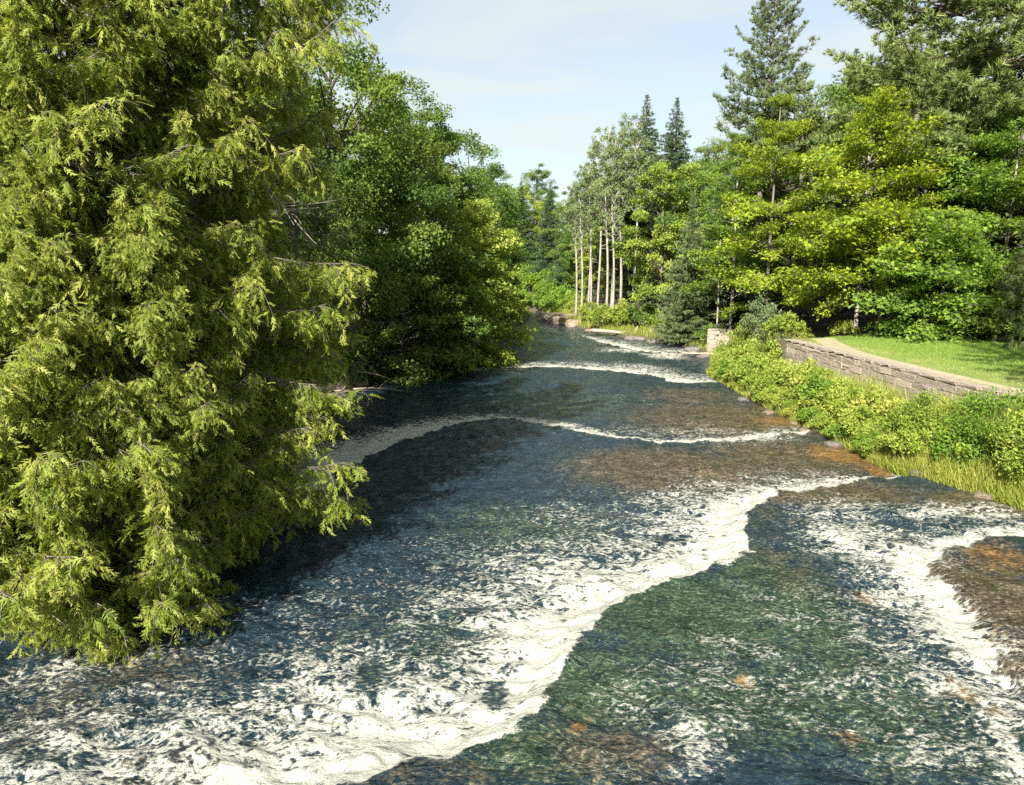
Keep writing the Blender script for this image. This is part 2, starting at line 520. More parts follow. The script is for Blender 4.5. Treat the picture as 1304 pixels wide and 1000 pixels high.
# ------------------------------------------------------------------ river
def water_mat():
    m, t, out, node, math_, mix, ramp, attr, step = nt('river_water')
    tc = node('TexCoord')
    warp = node('TexNoise', Vector=tc.outputs['Object'], Scale=1.3, Detail=3.0)
    wv = node('VectorMath', _operation='MULTIPLY_ADD')
    t.links.new(warp.outputs['Color'], wv.inputs[0])
    wv.inputs[1].default_value = (0.22, 0.22, 0)
    t.links.new(tc.outputs['Object'], wv.inputs[2])
    def flow(rot, sx, sy):
        mp = node('Mapping', Vector=wv.outputs[0])
        mp.inputs['Rotation'].default_value = (0, 0, rad(rot))
        mp.inputs['Scale'].default_value = (sx, sy, 0.4)
        return mp.outputs[0]
    foam = attr('foam').outputs['Fac']
    # broken foam: soft wisps, a web of thin threads and fine flecks
    big = node('TexNoise', Vector=flow(35, 0.9, 1.6), Scale=1.0, Detail=6.0, Roughness=0.65, Distortion=0.4)
    fine = node('TexNoise', Vector=flow(35, 7.5, 12), Scale=1.0, Detail=8.0, Roughness=0.8, Distortion=0.25)
    web = node('TexNoise', Vector=flow(20, 2.6, 3.6), Scale=1.0, Detail=4.0, Roughness=0.65, Distortion=0.6)
    ridge = math_('SUBTRACT', 1.0, math_('MULTIPLY', math_('ABSOLUTE', math_('SUBTRACT', web.outputs['Fac'], 0.5)), 7.0), clamp=True)
    pat = math_('ADD', math_('MULTIPLY', big.outputs['Fac'], 0.36), math_('ADD', math_('MULTIPLY', fine.outputs['Fac'], 0.50), math_('MULTIPLY', ridge, 0.20)))
    flk = node('TexNoise', Vector=flow(30, 11, 16), Scale=1.0, Detail=5.0, Roughness=0.7, Distortion=0.2)
    pat = math_('ADD', math_('MULTIPLY', math_('SUBTRACT', math_('ADD', math_('MULTIPLY', pat, 0.64), math_('MULTIPLY', flk.outputs['Fac'], 0.36)), 0.495), 4.6), 0.5)
    thr = math_('SUBTRACT', 1.43, math_('MULTIPLY', foam, 1.16))
    fm = step(math_('SUBTRACT', pat, thr), -0.14, 0.30)
    fm = math_('MULTIPLY', fm, step(foam, 0.02, 0.12))
    # river bed seen through the shallow water
    bn = node('TexNoise', Vector=tc.outputs['Object'], Scale=2.2, Detail=9.0, Roughness=0.72)
    bf = node('TexNoise', Vector=flow(30, 5, 9), Scale=1.6, Detail=6.0, Roughness=0.75)
    mott = math_('ADD', math_('MULTIPLY', bn.outputs['Fac'], 0.30), math_('ADD', math_('MULTIPLY', bf.outputs['Fac'], 0.30), math_('MULTIPLY', flk.outputs['Fac'], 0.40)))
    deep = ramp(mott, [(0.40, (0.003, 0.009, 0.015)), (0.50, (0.009, 0.021, 0.031)), (0.62, (0.032, 0.050, 0.055))])
    green = ramp(mott, [(0.42, (0.004, 0.011, 0.007)), (0.49, (0.014, 0.030, 0.016)), (0.55, (0.040, 0.062, 0.032)), (0.62, (0.13, 0.15, 0.09))])
    brown = ramp(mott, [(0.42, (0.012, 0.010, 0.008)), (0.49, (0.040, 0.031, 0.021)), (0.55, (0.09, 0.070, 0.046)), (0.63, (0.20, 0.165, 0.115))])
    orange = ramp(mott, [(0.40, (0.036, 0.020, 0.007)), (0.50, (0.12, 0.066, 0.020)), (0.62, (0.25, 0.15, 0.06))])
    def wgt(n_, k):
        return step(math_('ADD', attr(n_).outputs['Fac'], math_('MULTIPLY', math_('SUBTRACT', mott, 0.5), k * 2.2)), 0.25, 0.85)
    c = mix(wgt('moss', 1.4), deep, green)
    c = mix(wgt('shallow', 1.4), c, brown)
    c = mix(wgt('rust', 1.2), c, orange)
    fk = node('TexNoise', Vector=flow(25, 13, 20), Scale=1.0, Detail=2.0, Roughness=0.6, Distortion=0.5)
    c = mix(math_('MULTIPLY', math_('MULTIPLY', step(fk.outputs['Fac'], 0.56, 0.72), 0.42), math_('MAXIMUM', attr('moss').outputs['Fac'], attr('shallow').outputs['Fac'])), c, (0.30, 0.33, 0.26))
    rip = node('TexNoise', Vector=flow(15, 2.2, 4.2), Scale=1.0, Detail=5.0, Roughness=0.62, Distortion=0.7)
    rip2 = node('TexNoise', Vector=flow(50, 7, 11), Scale=1.0, Detail=3.0, Roughness=0.6)
    rip3 = node('TexNoise', Vector=flow(-5, 0.55, 1.3), Scale=1.0, Detail=2.0, Roughness=0.5)
    h = math_('ADD', math_('ADD', math_('MULTIPLY', rip.outputs['Fac'], 1.0), math_('MULTIPLY', rip3.outputs['Fac'], 1.6)), math_('MULTIPLY', rip2.outputs['Fac'], 0.18))
    bp = node('Bump', Height=h, Strength=1.0, Distance=0.125)
    w = node('BsdfPrincipled', Base__Color=c, Roughness=0.09, IOR=1.33, Normal=bp.outputs[0])
    w.inputs['Specular IOR Level'].default_value = 0.5
    fc = ramp(fine.outputs['Fac'], [(0.3, (0.27, 0.285, 0.25)), (0.62, (0.46, 0.455, 0.385))])
    fb = node('Bump', Height=math_('ADD', math_('ADD', math_('MULTIPLY', pat, 0.35), math_('MULTIPLY', flk.outputs['Fac'], 0.7)), math_('MULTIPLY', fm, 0.5)), Strength=0.7, Distance=0.08)
    f = node('BsdfPrincipled', Base__Color=fc, Roughness=0.75, Normal=fb.outputs[0])
    ms = t.nodes.new('ShaderNodeMixShader')
    t.links.new(fm, ms.inputs[0])
    t.links.new(w.outputs[0], ms.inputs[1])
    t.links.new(f.outputs[0], ms.inputs[2])
    t.links.new(ms.outputs[0], out.inputs[0])
    return m

def blobs(x, y, rows, z=-0.15):
    """soft patches given by photo-measured centre, half-width and half-depth in px"""
    a = np.zeros(x.shape)
    for px, py, hw, hh, st in rows:
        c = at_z(px, py, z)
        rx = abs(at_z(px + hw, py, z)[0] - c[0])
        ry = 0.5 * abs(at_z(px, py - hh, z)[1] - at_z(px, py + hh, z)[1])
        a = np.maximum(a, st * np.exp(-(((x - c[0]) / rx) ** 2 + ((y - c[1]) / ry) ** 2) ** 1.3))
    return a

def river():
    ys = [-40, -30, -20, -12, -6, 0, 3]
    y = 4.5
    while y < 150:
        ys.append(y)
        y += max(0.045, y * 0.0062)
    xs = axis([(-120, -20, 4), (-20, -12, 0.5), (-12, 17, 0.085), (17, 24, 1)])
    X, Y = np.meshgrid(xs, np.array(ys))
    z, foam = water_state(X, Y)
    foam_b = blobs(X, Y, [(90, 930, 190, 85, .64), (250, 880, 200, 75, .66), (60, 845, 150, 40, .60), (200, 820, 160, 26, .56), (420, 840, 140, 70, .58), (560, 760, 120, 50, .5), (200, 985, 260, 60, .60), (700, 700, 150, 50, .48), (330, 800, 130, 22, .36),
                          (840, 640, 140, 34, .50), (760, 620, 110, 30, .34), (1100, 690, 115, 55, .77), (1170, 780, 95, 90, .78), (1080, 648, 110, 24, .68), (1220, 652, 130, 18, .76), (1215, 870, 110, 60, .70), (1130, 820, 130, 120, .56),
                          (1080, 890, 170, 90, .52), (900, 880, 110, 70, .53), (880, 950, 70, 60, .68), (940, 830, 80, 40, .55), (1190, 960, 180, 60, .56), (1010, 780, 90, 60, .48), (810, 890, 90, 50, .50), (760, 980, 120, 40, .42),
                          (560, 690, 120, 40, .40), (450, 740, 110, 60, .46), (720, 650, 130, 40, .52), (330, 760, 200, 40, .44), (860, 535, 150, 14, .56), (960, 545, 90, 12, .64), (700, 500, 140, 14, .30), (650, 450, 50, 16, .50), (620, 455, 60, 12, .45),
                          (820, 500, 80, 8, .34), (720, 510, 60, 6, .40), (800, 490, 30, 5, .42), (850, 438, 40, 6, .9), (700, 404, 18, 4, .6), (790, 432, 40, 4, .8), (675, 430, 25, 14, .35), (900, 520, 100, 10, .24), (1000, 590, 90, 16, .45)])
    holes = blobs(X, Y, [(632, 892, 17, 24, 1.0), (470, 870, 20, 26, .45), (300, 870, 26, 26, .35), (180, 860, 60, 18, .35), (560, 820, 26, 26, .3)], -0.4)
    foam = np.clip(np.maximum(foam, foam_b) - holes * 0.7, 0, 1.15)
    inside = np.minimum(X - lb(Y), rb(Y) - X)
    edge = 0.24 * sstep(0.5, 0.0, inside) * (Y < 100)
    foam = np.maximum(foam, edge * 0.9)
    shallow = blobs(X, Y, [(860, 585, 150, 34, 1.0), (930, 520, 150, 30, .9), (1000, 570, 130, 40, .8), (880, 490, 80, 14, .7), (1060, 625, 130, 22, .9), (1240, 640, 90, 22, .8), (1250, 760, 80, 90, 1.0), (1290, 850, 60, 60, .9), (960, 640, 60, 40, .45),
                           (780, 960, 130, 60, .6), (150, 840, 200, 60, .5), (60, 900, 140, 70, .5), (250, 960, 200, 60, .5), (560, 990, 150, 30, .5), (1000, 720, 60, 60, .45), (820, 455, 60, 10, .4)])
    moss = blobs(X, Y, [(880, 780, 150, 70, 1.0), (760, 880, 120, 70, .9), (1000, 760, 90, 100, .8), (700, 960, 160, 60, .8), (940, 900, 180, 70, .75), (1080, 880, 160, 120, .7), (660, 660, 150, 45, .55), (740, 500, 140, 20, .5), (560, 800, 200, 90, .45), (1250, 950, 100, 80, .6)])
    rust = blobs(X, Y, [(1085, 568, 60, 16, 1.0), (1130, 588, 30, 9, 1.0), (1000, 522, 60, 10, .7), (1270, 715, 60, 35, .62), (1240, 800, 30, 60, .45), (1105, 765, 24, 12, .75), (1225, 885, 30, 22, .7), (1270, 915, 24, 14, .6), (1080, 940, 26, 14, .6), (950, 872, 14, 10, .8),
                        (735, 930, 14, 10, .8), (900, 590, 40, 8, .4), (960, 505, 30, 5, .4), (730, 400, 20, 4, .3)])
    amp = 0.075 * sstep(0.0, 0.6, inside)
    z = z + amp * (1 + 0.6 * foam) * (fbm(X * 0.9 + Y * 0.4, Y, 0.9, 21) - 0.5) * 2 + 0.035 * (1 + 1.5 * foam) * (fbm(X * 0.8 + Y * 0.5, Y, 0.26, 25, 2) - 0.5) * 2
    nx, ny = len(xs), len(ys)
    i, j = np.meshgrid(np.arange(ny - 1), np.arange(nx - 1), indexing='ij')
    p = (i * nx + j).ravel()
    q = np.stack([p, p + 1, p + nx + 1, p + nx], -1)
    keep = (inside > -2.5).ravel()
    q = q[keep[q].any(1)]
    v = np.stack([X, Y, z], -1).reshape(-1, 3)
    obj('river_water', quad_mesh('river_water', v, q, water_mat(), {'foam': foam, 'shallow': shallow, 'moss': moss, 'rust': rust}), kind='structure')
river()

# ------------------------------------------------------------------ stone wall
def stone_mats():
    r = []
    for nm, a, b in (('wall_stone', (0.18, 0.142, 0.108), (0.35, 0.29, 0.235)), ('wall_stone_dark', (0.15, 0.12, 0.095), (0.32, 0.265, 0.21)), ('wall_stone_pink', (0.22, 0.175, 0.135), (0.39, 0.325, 0.265))):
        m, t, out, node, math_, mix, ramp, attr, step = nt(nm)
        tc = node('TexCoord')
        oi = node('ObjectInfo')
        ad = node('VectorMath', _operation='ADD')
        t.links.new(tc.outputs['Object'], ad.inputs[0])
        t.links.new(oi.outputs['Location'], ad.inputs[1])
        n = node('TexNoise', Vector=ad.outputs[0], Scale=5.0, Detail=8.0, Roughness=0.7)
        c = ramp(n.outputs['Fac'], [(0.3, a), (0.65, b), (0.8, (0.42, 0.38, 0.33))])
        bp = node('Bump', Height=n.outputs['Fac'], Strength=0.7, Distance=0.05)
        p = node('BsdfPrincipled', Base__Color=c, Roughness=0.9, Normal=bp.outputs[0])
        t.links.new(p.outputs[0], out.inputs[0])
        r.append(m)
    return r
M_STONES = stone_mats()
def boulder_mesh(name, mat, seed, n=2, flat=1.0, rough=0.35):
    import bmesh
    bm = bmesh.new()
    bmesh.ops.create_icosphere(bm, subdivisions=n, radius=1)
    r = np.random.RandomState(seed)
    ks = r.normal(size=(5, 3))
    for v in bm.verts:
        p = np.array(v.co)
        d = sum(math.sin(float(k @ p) * 1.7 + i) for i, k in enumerate(ks)) / 5
        q = np.clip(p * (1 + rough * d), -0.82, 0.82)
        v.co = (q[0], q[1], q[2] * flat)
    me = bpy.data.meshes.new(name)
    bm.to_mesh(me)
    bm.free()
    for f in me.polygons:
        f.use_smooth = n > 2
    me.materials.append(mat)
    return me
def block_mesh(name, mat, seed):
    """rough squared stone in a unit cube, chamfered and uneven"""
    import bmesh
    bm = bmesh.new()
    bmesh.ops.create_cube(bm, size=1)
    bmesh.ops.bevel(bm, geom=list(bm.edges), offset=0.07, segments=1, affect='EDGES')
    r = np.random.RandomState(seed)
    for v in bm.verts:
        v.co.x += r.uniform(-.10, .10)
        v.co.y += r.uniform(-.035, .035)
        v.co.z += r.uniform(-.06, .06)
    bmesh.ops.triangulate(bm, faces=bm.faces)
    me = bpy.data.meshes.new(name)
    bm.to_mesh(me)
    bm.free()
    me.materials.append(mat)
    return me
BLOCKS = [block_mesh('stone', M_STONES[i % 3], 50 + i) for i in range(9)]
M_MORTAR = bark_mat('wall_mortar', (0.20, 0.165, 0.125), (0.36, 0.30, 0.24), 6, 1)
def slab(name, poly, z0, z1, mat, parent):
    g = Geo()
    n = len(poly)
    v = [(*p, z0) for p in poly] + [(*p, z1) for p in poly]
    t = []
    for i in range(n):
        j = (i + 1) % n
        t += [(i, j, n + j), (i, n + j, n + i)]
    for i in range(1, n - 1):
        t += [(n, n + i, n + i + 1)]
    g.add(v, t)
    return obj(name, g.mesh(name, [mat]), parent)
def masonry(root, A, B, top_a, top_b, bot, thick, rs, course_h, stone_w, coping=True, top_rag=0.0):
    """courses of single stones on the face from A to B (the face looks to the left of A->B)"""
    A, B = np.array(A, float), np.array(B, float)
    u = (B - A) / np.linalg.norm(B - A)
    nrm = np.array([-u[1], u[0]])
    L = np.linalg.norm(B - A)
    rot = math.atan2(u[1], u[0]) + math.pi / 2        # local x of a block = out of the face
    z, row = bot, 0
    while True:
        h = course_h * rs.uniform(0.8, 1.25)
        s = -rs.uniform(0, stone_w) if row % 2 else 0.0
        if z > max(top_a, top_b) - 0.06:
            break
        while s < L:
            w = stone_w * rs.uniform(0.4, 1.5)
            a, b = max(s, 0), min(s + w, L)
            s += w
            if b - a < 0.08:
                continue
            m = (a + b) / 2
            top = top_a + (top_b - top_a) * m / L - top_rag * rs.rand()
            hh = min(h, top - z)
            if hh < 0.07:
                continue
            c = A + u * m + nrm * (rs.uniform(-0.085, -0.065))
            cut = rs.uniform(.38, .62) if (rs.rand() < .28 and hh > .2) else 1.0
            for zz, h2 in ((z, hh * cut), (z + hh * cut, hh * (1 - cut))):
                if h2 > .05:
                    obj('stone', BLOCKS[rs.randint(9)], root, (c[0], c[1], zz + h2 / 2), (rs.uniform(-.02, .02), rs.uniform(-.015, .015), rot + rs.uniform(-.02, .02)), (0.22, b - a - 0.006, h2 - 0.004))
        z += h
        row += 1
    if coping:
        s = 0.0
        while s < L:
            w = rs.uniform(0.6, 1.1)
            b = min(s + w, L)
            m = (s + b) / 2
            top = top_a + (top_b - top_a) * m / L
            c = A + u * m - nrm * (thick / 2 + 0.0 + rs.uniform(-.02, .02))
            obj('coping_stone', BLOCKS[rs.choice([1, 4, 7])], root, (c[0], c[1], top + 0.055), (0, rs.uniform(-.02, .02), rot), (thick + 0.05, b - s - 0.01, 0.11 * rs.uniform(.85, 1.15)))
            s += w
def walls():
    rs = np.random.RandomState(5)
    root = obj('stone_wall', None, label='long weathered stone retaining wall holding up the lawn above the bushy bank', cat='wall')
    u = (WALL_B - WALL_A) / np.linalg.norm(WALL_B - WALL_A)
    n = np.array([u[1], -u[0]])
    A, B = WALL_A + n * 0.05, WALL_B + n * 0.05
    slab('mortar_core', [A, A + n * 0.42, B + n * 0.42, B], -0.3, 1.92, M_MORTAR, root)
    masonry(root, WALL_A + n * 0.07, WALL_B + n * 0.07, 1.94, 1.90, 0.15, 0.5, rs, 0.25, 0.70)
    root2 = obj('wall_stub', None, label='short broken end of the old stone wall standing at the water by the pale sapling', cat='wall')
    A, B = np.array([16.4, 52.9]), np.array([15.1, 54.5])
    u = (B - A) / np.linalg.norm(B - A)
    n = np.array([u[1], -u[0]])
    slab('mortar_core', [A + n * .13, A + n * 0.7, B + n * 0.7, B + n * .13][::1], -1.5, 0.90, M_MORTAR, root2)
    masonry(root2, A, B, 0.93, 0.88, -1.05, 0.6, rs, 0.3, 0.55, True)
walls()

# ------------------------------------------------------------------ leaf templates
def tri_fan(rows):
    v, t = [], []
    for a in rows:
        n = len(v)
        v += a
        t += [(n, n + 1, n + 2)]
    return np.array(v, float), np.array(t)
def spray_template(seed):
    """flat lacy cedar spray, about 1 long along +y, alternate shoots, drooping at the tip"""
    r = np.random.RandomState(seed)
    rows = []
    bend = r.uniform(-.25, .25)
    droop = lambda y: -0.30 * y * y
    def shoot(x0, y0, ang, L, w):
        dx, dy = math.sin(ang), math.cos(ang)
        x1, y1 = x0 + dx * L, y0 + dy * L
        px, py = dy * w / 2, -dx * w / 2
        mx, my = x0 + dx * L * .4, y0 + dy * L * .4
        rows.append([(mx - px, my - py, droop(my)), (mx + px, my + py, droop(my)), (x1, y1, droop(y1))])
        rows.append([(x0, y0, droop(y0)), (mx + px, my + py, droop(my)), (mx - px, my - py, droop(my))])
    shoot(0, 0, bend * .5, 1.0, .085)
    for k in range(7):
        y = 0.10 + 0.115 * k + r.uniform(-.03, .03)
        sd = -1 if k % 2 else 1
        shoot(bend * .5 * y, y, sd * r.uniform(.38, .8) + bend, r.uniform(.28, .50) * (1.15 - .7 * y), .085)
    return tri_fan(rows)
SPRAYS = [spray_template(i) for i in range(3)]
LEAF = (np.array([(0, 0, 0), (0.38, 0.48, 0.10), (0, 1, -0.06), (-0.38, 0.48, 0.10)], float), np.array([(0, 1, 2), (0, 2, 3)]))
LEAF3 = (np.array([(0, 0, 0), (0.55, 0.35, 0.08), (0.16, 0.5, 0), (0, 1, -0.1), (-0.16, 0.5, 0), (-0.55, 0.35, 0.08)], float), np.array([(0, 1, 2), (0, 2, 4), (2, 3, 4), (0, 4, 5)]))
def tuft_template(n=9, seed=1, w=0.07, spread=0.9):
    r = np.random.RandomState(seed)
    rows = []
    for i in range(n):
        a = i / n * 2 * math.pi + r.uniform(-.3, .3)
        e = r.uniform(0.15, spread)
        d = np.array([math.sin(e) * math.cos(a), math.cos(e), math.sin(e) * math.sin(a)])
        x = norm(np.cross(d, r.normal(size=3)))
        L = r.uniform(.75, 1.05)
        rows.append([tuple(x * w), tuple(-x * w), tuple(d * L)])
    return tri_fan(rows)
TUFT = tuft_template()
BLADE = (np.array([(-0.5, 0, 0), (0.5, 0, 0), (0.30, 0.12, 0.55), (0.0, 0.42, 1.0), (-0.30, 0.12, 0.55)], float), np.array([(0, 1, 2), (0, 2, 4), (4, 2, 3)]))

def rand_dir(rs, n):
    return norm(rs.normal(size=(n, 3)))

# ------------------------------------------------------------------ boughs (shared meshes, base at the origin, growing along +y)
def cedar_bough(seed, mat, L=2.0, nb=40, per=10):
    rs = np.random.RandomState(seed)
    g = Geo()
    s = np.linspace(0, 1, 9)
    axis_ = np.stack([0.16 * np.sin(s * 5 + seed), L * s, -0.36 * np.sin(s * math.pi * 0.8) + 0.22 * s ** 3], -1)
    g.tube(axis_, 0.024 * (1 - 0.85 * s), 4, 1)
    P, D, sc, tn = [], [], [], []
    for i in range(nb):
        u = 0.22 + 0.78 * ((i + rs.rand()) / nb) ** .8
        b = np.array([np.interp(u, s, axis_[:, k]) for k in range(3)])
        side = -1 if i % 2 else 1
        az = side * rs.uniform(0.15, 1.45) * (1 - 0.45 * u)
        l2 = L * rs.uniform(0.12, 0.30) * (1.15 - 0.45 * u)
        d = norm(np.array([math.sin(az), math.cos(az), rs.uniform(-1.0, 0.5)]))
        q = np.linspace(0, 1, 4)
        tw = b + d * l2 * q[:, None] + np.array([0, 0, -0.4 * l2]) * (q ** 2)[:, None]
        g.tube(tw, 0.007 * (1 - 0.8 * q), 3, 1)
        tb = rs.normal() * .16
        for k in range(per):
            v = rs.uniform(0.1, 1.05)
            p = b + d * l2 * v + np.array([0, 0, -0.4 * l2 * v * v]) + rs.normal(size=3) * .025
            P.append(p)
            D.append(d * .45 + np.array([rs.normal() * .55, rs.normal() * .5, -0.75 + rs.normal() * .45]))
            sc.append(rs.uniform(0.11, 0.21))
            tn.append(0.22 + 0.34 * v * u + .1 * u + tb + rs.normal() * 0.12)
    P, D = np.array(P), np.array(D)
    up = norm(rs.normal(size=(len(P), 3)) * 0.8 + np.array([0, 0.6, 0.7]))
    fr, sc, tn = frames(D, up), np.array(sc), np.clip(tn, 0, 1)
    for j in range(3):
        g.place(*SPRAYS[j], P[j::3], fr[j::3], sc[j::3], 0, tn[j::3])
    return g.mesh('cedar_bough', [mat, M_BARK])
def bare_bough(seed, L=1.6, n=30):
    rs = np.random.RandomState(seed)
    g = Geo()
    s = np.linspace(0, 1, 8)
    ax = np.stack([0.20 * np.sin(s * 6 + seed) * s, L * s, -0.25 * s + 0.26 * np.sin(s * 5 + seed) * s], -1)
    g.tube(ax, 0.021 * (1 - 0.85 * s), 5, 0)
    for i in range(n):
        u = rs.uniform(0.3, 1)
        b = np.array([np.interp(u, s, ax[:, k]) for k in range(3)])
        az = rs.choice([-1, 1]) * rs.uniform(.4, 1.2)
        l2 = L * rs.uniform(.15, .42)
        q = np.linspace(0, 1, 6)
        d = norm(np.array([math.sin(az), math.cos(az), rs.uniform(-.8, .5)]))
        tw = b + d * l2 * q[:, None] + np.array([0.1 * rs.normal(), 0, -0.4 * l2 * rs.uniform(-.3, 1)]) * (q ** 2)[:, None]
        g.tube(tw, 0.008 * (1 - 0.8 * q), 3, 0)
    return g.mesh('dead_branch', [M_TWIG])
def leafy_bough(seed, mat, L=2.5, nb=18, per=15, leaf=0.15, flat=0.10, bark=None, width=0.55):
    """horizontal leafy spray, as on a maple"""
    rs = np.random.RandomState(seed)
    g = Geo()
    s = np.linspace(0, 1, 7)
    ax = np.stack([0.12 * np.sin(s * 4 + seed), L * s, 0.10 * np.sin(s * math.pi) - 0.16 * s ** 2], -1)
    g.tube(ax, 0.03 * (1 - 0.85 * s), 4, 1)
    P, tn = [], []
    for i in range(nb):
        u = 0.2 + 0.8 * (i + rs.rand()) / nb
        b = np.array([np.interp(u, s, ax[:, k]) for k in range(3)])
        az = (-1 if i % 2 else 1) * rs.uniform(.3, 1.3)
        l2 = L * width * rs.uniform(.35, 1.0) * (1.2 - .75 * u)
        d = np.array([math.sin(az), math.cos(az) * 0.9, rs.uniform(-.15, .2)])
        q = np.linspace(0, 1, 4)
        g.tube(b + d * l2 * q[:, None], 0.010 * (1 - .8 * q), 3, 1)
        v = rs.uniform(0.15, 1.1, per)
        p = b + d * l2 * v[:, None] + rs.normal(size=(per, 3)) * np.array([.16, .16, flat])
        P.append(p)
        tn.append(0.5 + 0.16 * rs.normal(size=per) + 0.12 * (u - .5))
    P = np.concatenate(P)
    n = len(P)
    D = norm(rs.normal(size=(n, 3)) * np.array([1, 1, .35]) + np.array([0, .5, -.35]))
    up = norm(rs.normal(size=(n, 3)) * .42 + np.array([0, 0, 1]))
    g.place(*LEAF3, P, frames(D, up), leaf * rs.uniform(.7, 1.25, n), 0, np.clip(np.concatenate(tn), 0, 1))
    return g.mesh('leafy_bough', [mat, bark or M_BARK])
def pine_bough(seed, mat, L=3.0, nb=16, per=6, tuft=0.20, rise=0.25, bark=None):
    """pine limb with plumes of needle tufts on the upper side"""
    rs = np.random.RandomState(seed)
    g = Geo()
    s = np.linspace(0, 1, 8)
    ax = np.stack([0.15 * np.sin(s * 3 + seed), L * s, rise * L * s ** 2 * 0.5 - 0.08 * L * np.sin(s * 3)], -1)
    g.tube(ax, 0.045 * (1 - .88 * s), 5, 1)
    P, D = [], []
    for i in range(nb):
        u = .25 + .75 * (i + rs.rand()) / nb
        b = np.array([np.interp(u, s, ax[:, k]) for k in range(3)])
        az = (-1 if i % 2 else 1) * rs.uniform(.3, 1.1)
        l2 = L * rs.uniform(.14, .34) * (1.25 - .65 * u)
        d = np.array([math.sin(az), math.cos(az), rs.uniform(.02, .35)])
        q = np.linspace(0, 1, 4)
        g.tube(b + d * l2 * q[:, None], .012 * (1 - .8 * q), 3, 1)
        for k in range(per):
            v = rs.uniform(.3, 1.05)
            P.append(b + d * l2 * v + rs.normal(size=3) * np.array([.07, .07, .04]))
            D.append(d * .8 + np.array([0, 0, .5]) + rs.normal(size=3) * .4)
    P, D = np.array(P), np.array(D)
    g.place(*TUFT, P, frames(D, norm(rs.normal(size=P.shape))), tuft * rs.uniform(.75, 1.25, len(P)), 0, np.clip(.5 + .2 * rs.normal(size=len(P)), 0, 1))
    return g.mesh('pine_bough', [mat, bark or M_BARK_DK])

# ------------------------------------------------------------------ whole crowns for trees farther off
def crown_broad(seed, mat, R, H, z0, clumps=90, per=190, leaf=0.17, bark=None, shape=1.0, core=0.25, squash=0.55, lobes=0.3):
    """limbs and leaf clumps through an egg-shaped volume between z0 and H"""
    rs = np.random.RandomState(seed)
    g = Geo()
    h = (H - z0) / 2
    d = rand_dir(rs, clumps)
    rr = (core + (1 - core) * rs.rand(clumps) ** 0.45)
    lob = 1 + lobes * (np.sin(d[:, 0] * 3.1 + seed) * np.cos(d[:, 1] * 2.7 + seed * 2) + .5 * np.sin(d[:, 2] * 5 + d[:, 0] * 4 + seed))
    t = d[:, 2]
    wid = np.where(t > 0, np.sqrt(np.clip(1 - (np.abs(t) ** (1.5 * shape)), 0, 1)) / np.sqrt(np.clip(1 - t * t, 1e-3, 1)), 1.0)
    C = np.stack([d[:, 0] * R * rr * lob * np.minimum(wid, 1.1), d[:, 1] * R * rr * lob * np.minimum(wid, 1.1), z0 + h + d[:, 2] * h * rr], -1)
    for i in range(0, clumps, 3):
        c = C[i]
        b = np.array([0, 0, max(z0 * .6, c[2] - rs.uniform(.5, 1) * np.linalg.norm(c[:2]) - .4)])
        q = np.linspace(0, 1, 5)[:, None]
        g.tube(b * (1 - q) + c * q + np.array([0, 0, .25]) * np.sin(q * 3.1), .055 * (1 - .85 * q[:, 0]) * R / 3, 4, 1)
    P = np.repeat(C, per, 0)
    n = len(P)
    cr = np.repeat(R * rs.uniform(.14, .27, clumps), per)
    o = rand_dir(rs, n) * (rs.rand(n, 1) ** .5)
    P = P + o * cr[:, None] * np.array([1, 1, squash])
    out = norm(P - np.array([0, 0, z0 + h * .8]))
    D = norm(rs.normal(size=(n, 3)) * .8 + out * .6 + np.array([0, 0, -.4]))
    up = norm(rs.normal(size=(n, 3)) * .55 + out * .6 + np.array([0, 0, .75]))
    tn = np.clip(.5 + np.repeat(rs.normal(size=clumps) * .14, per) + .13 * rs.normal(size=n), 0, 1)
    g.place(*LEAF, P, frames(D, up), leaf * rs.uniform(.65, 1.3, n), 0, tn)
    return g.mesh('crown', [mat, bark or M_BARK_DK])
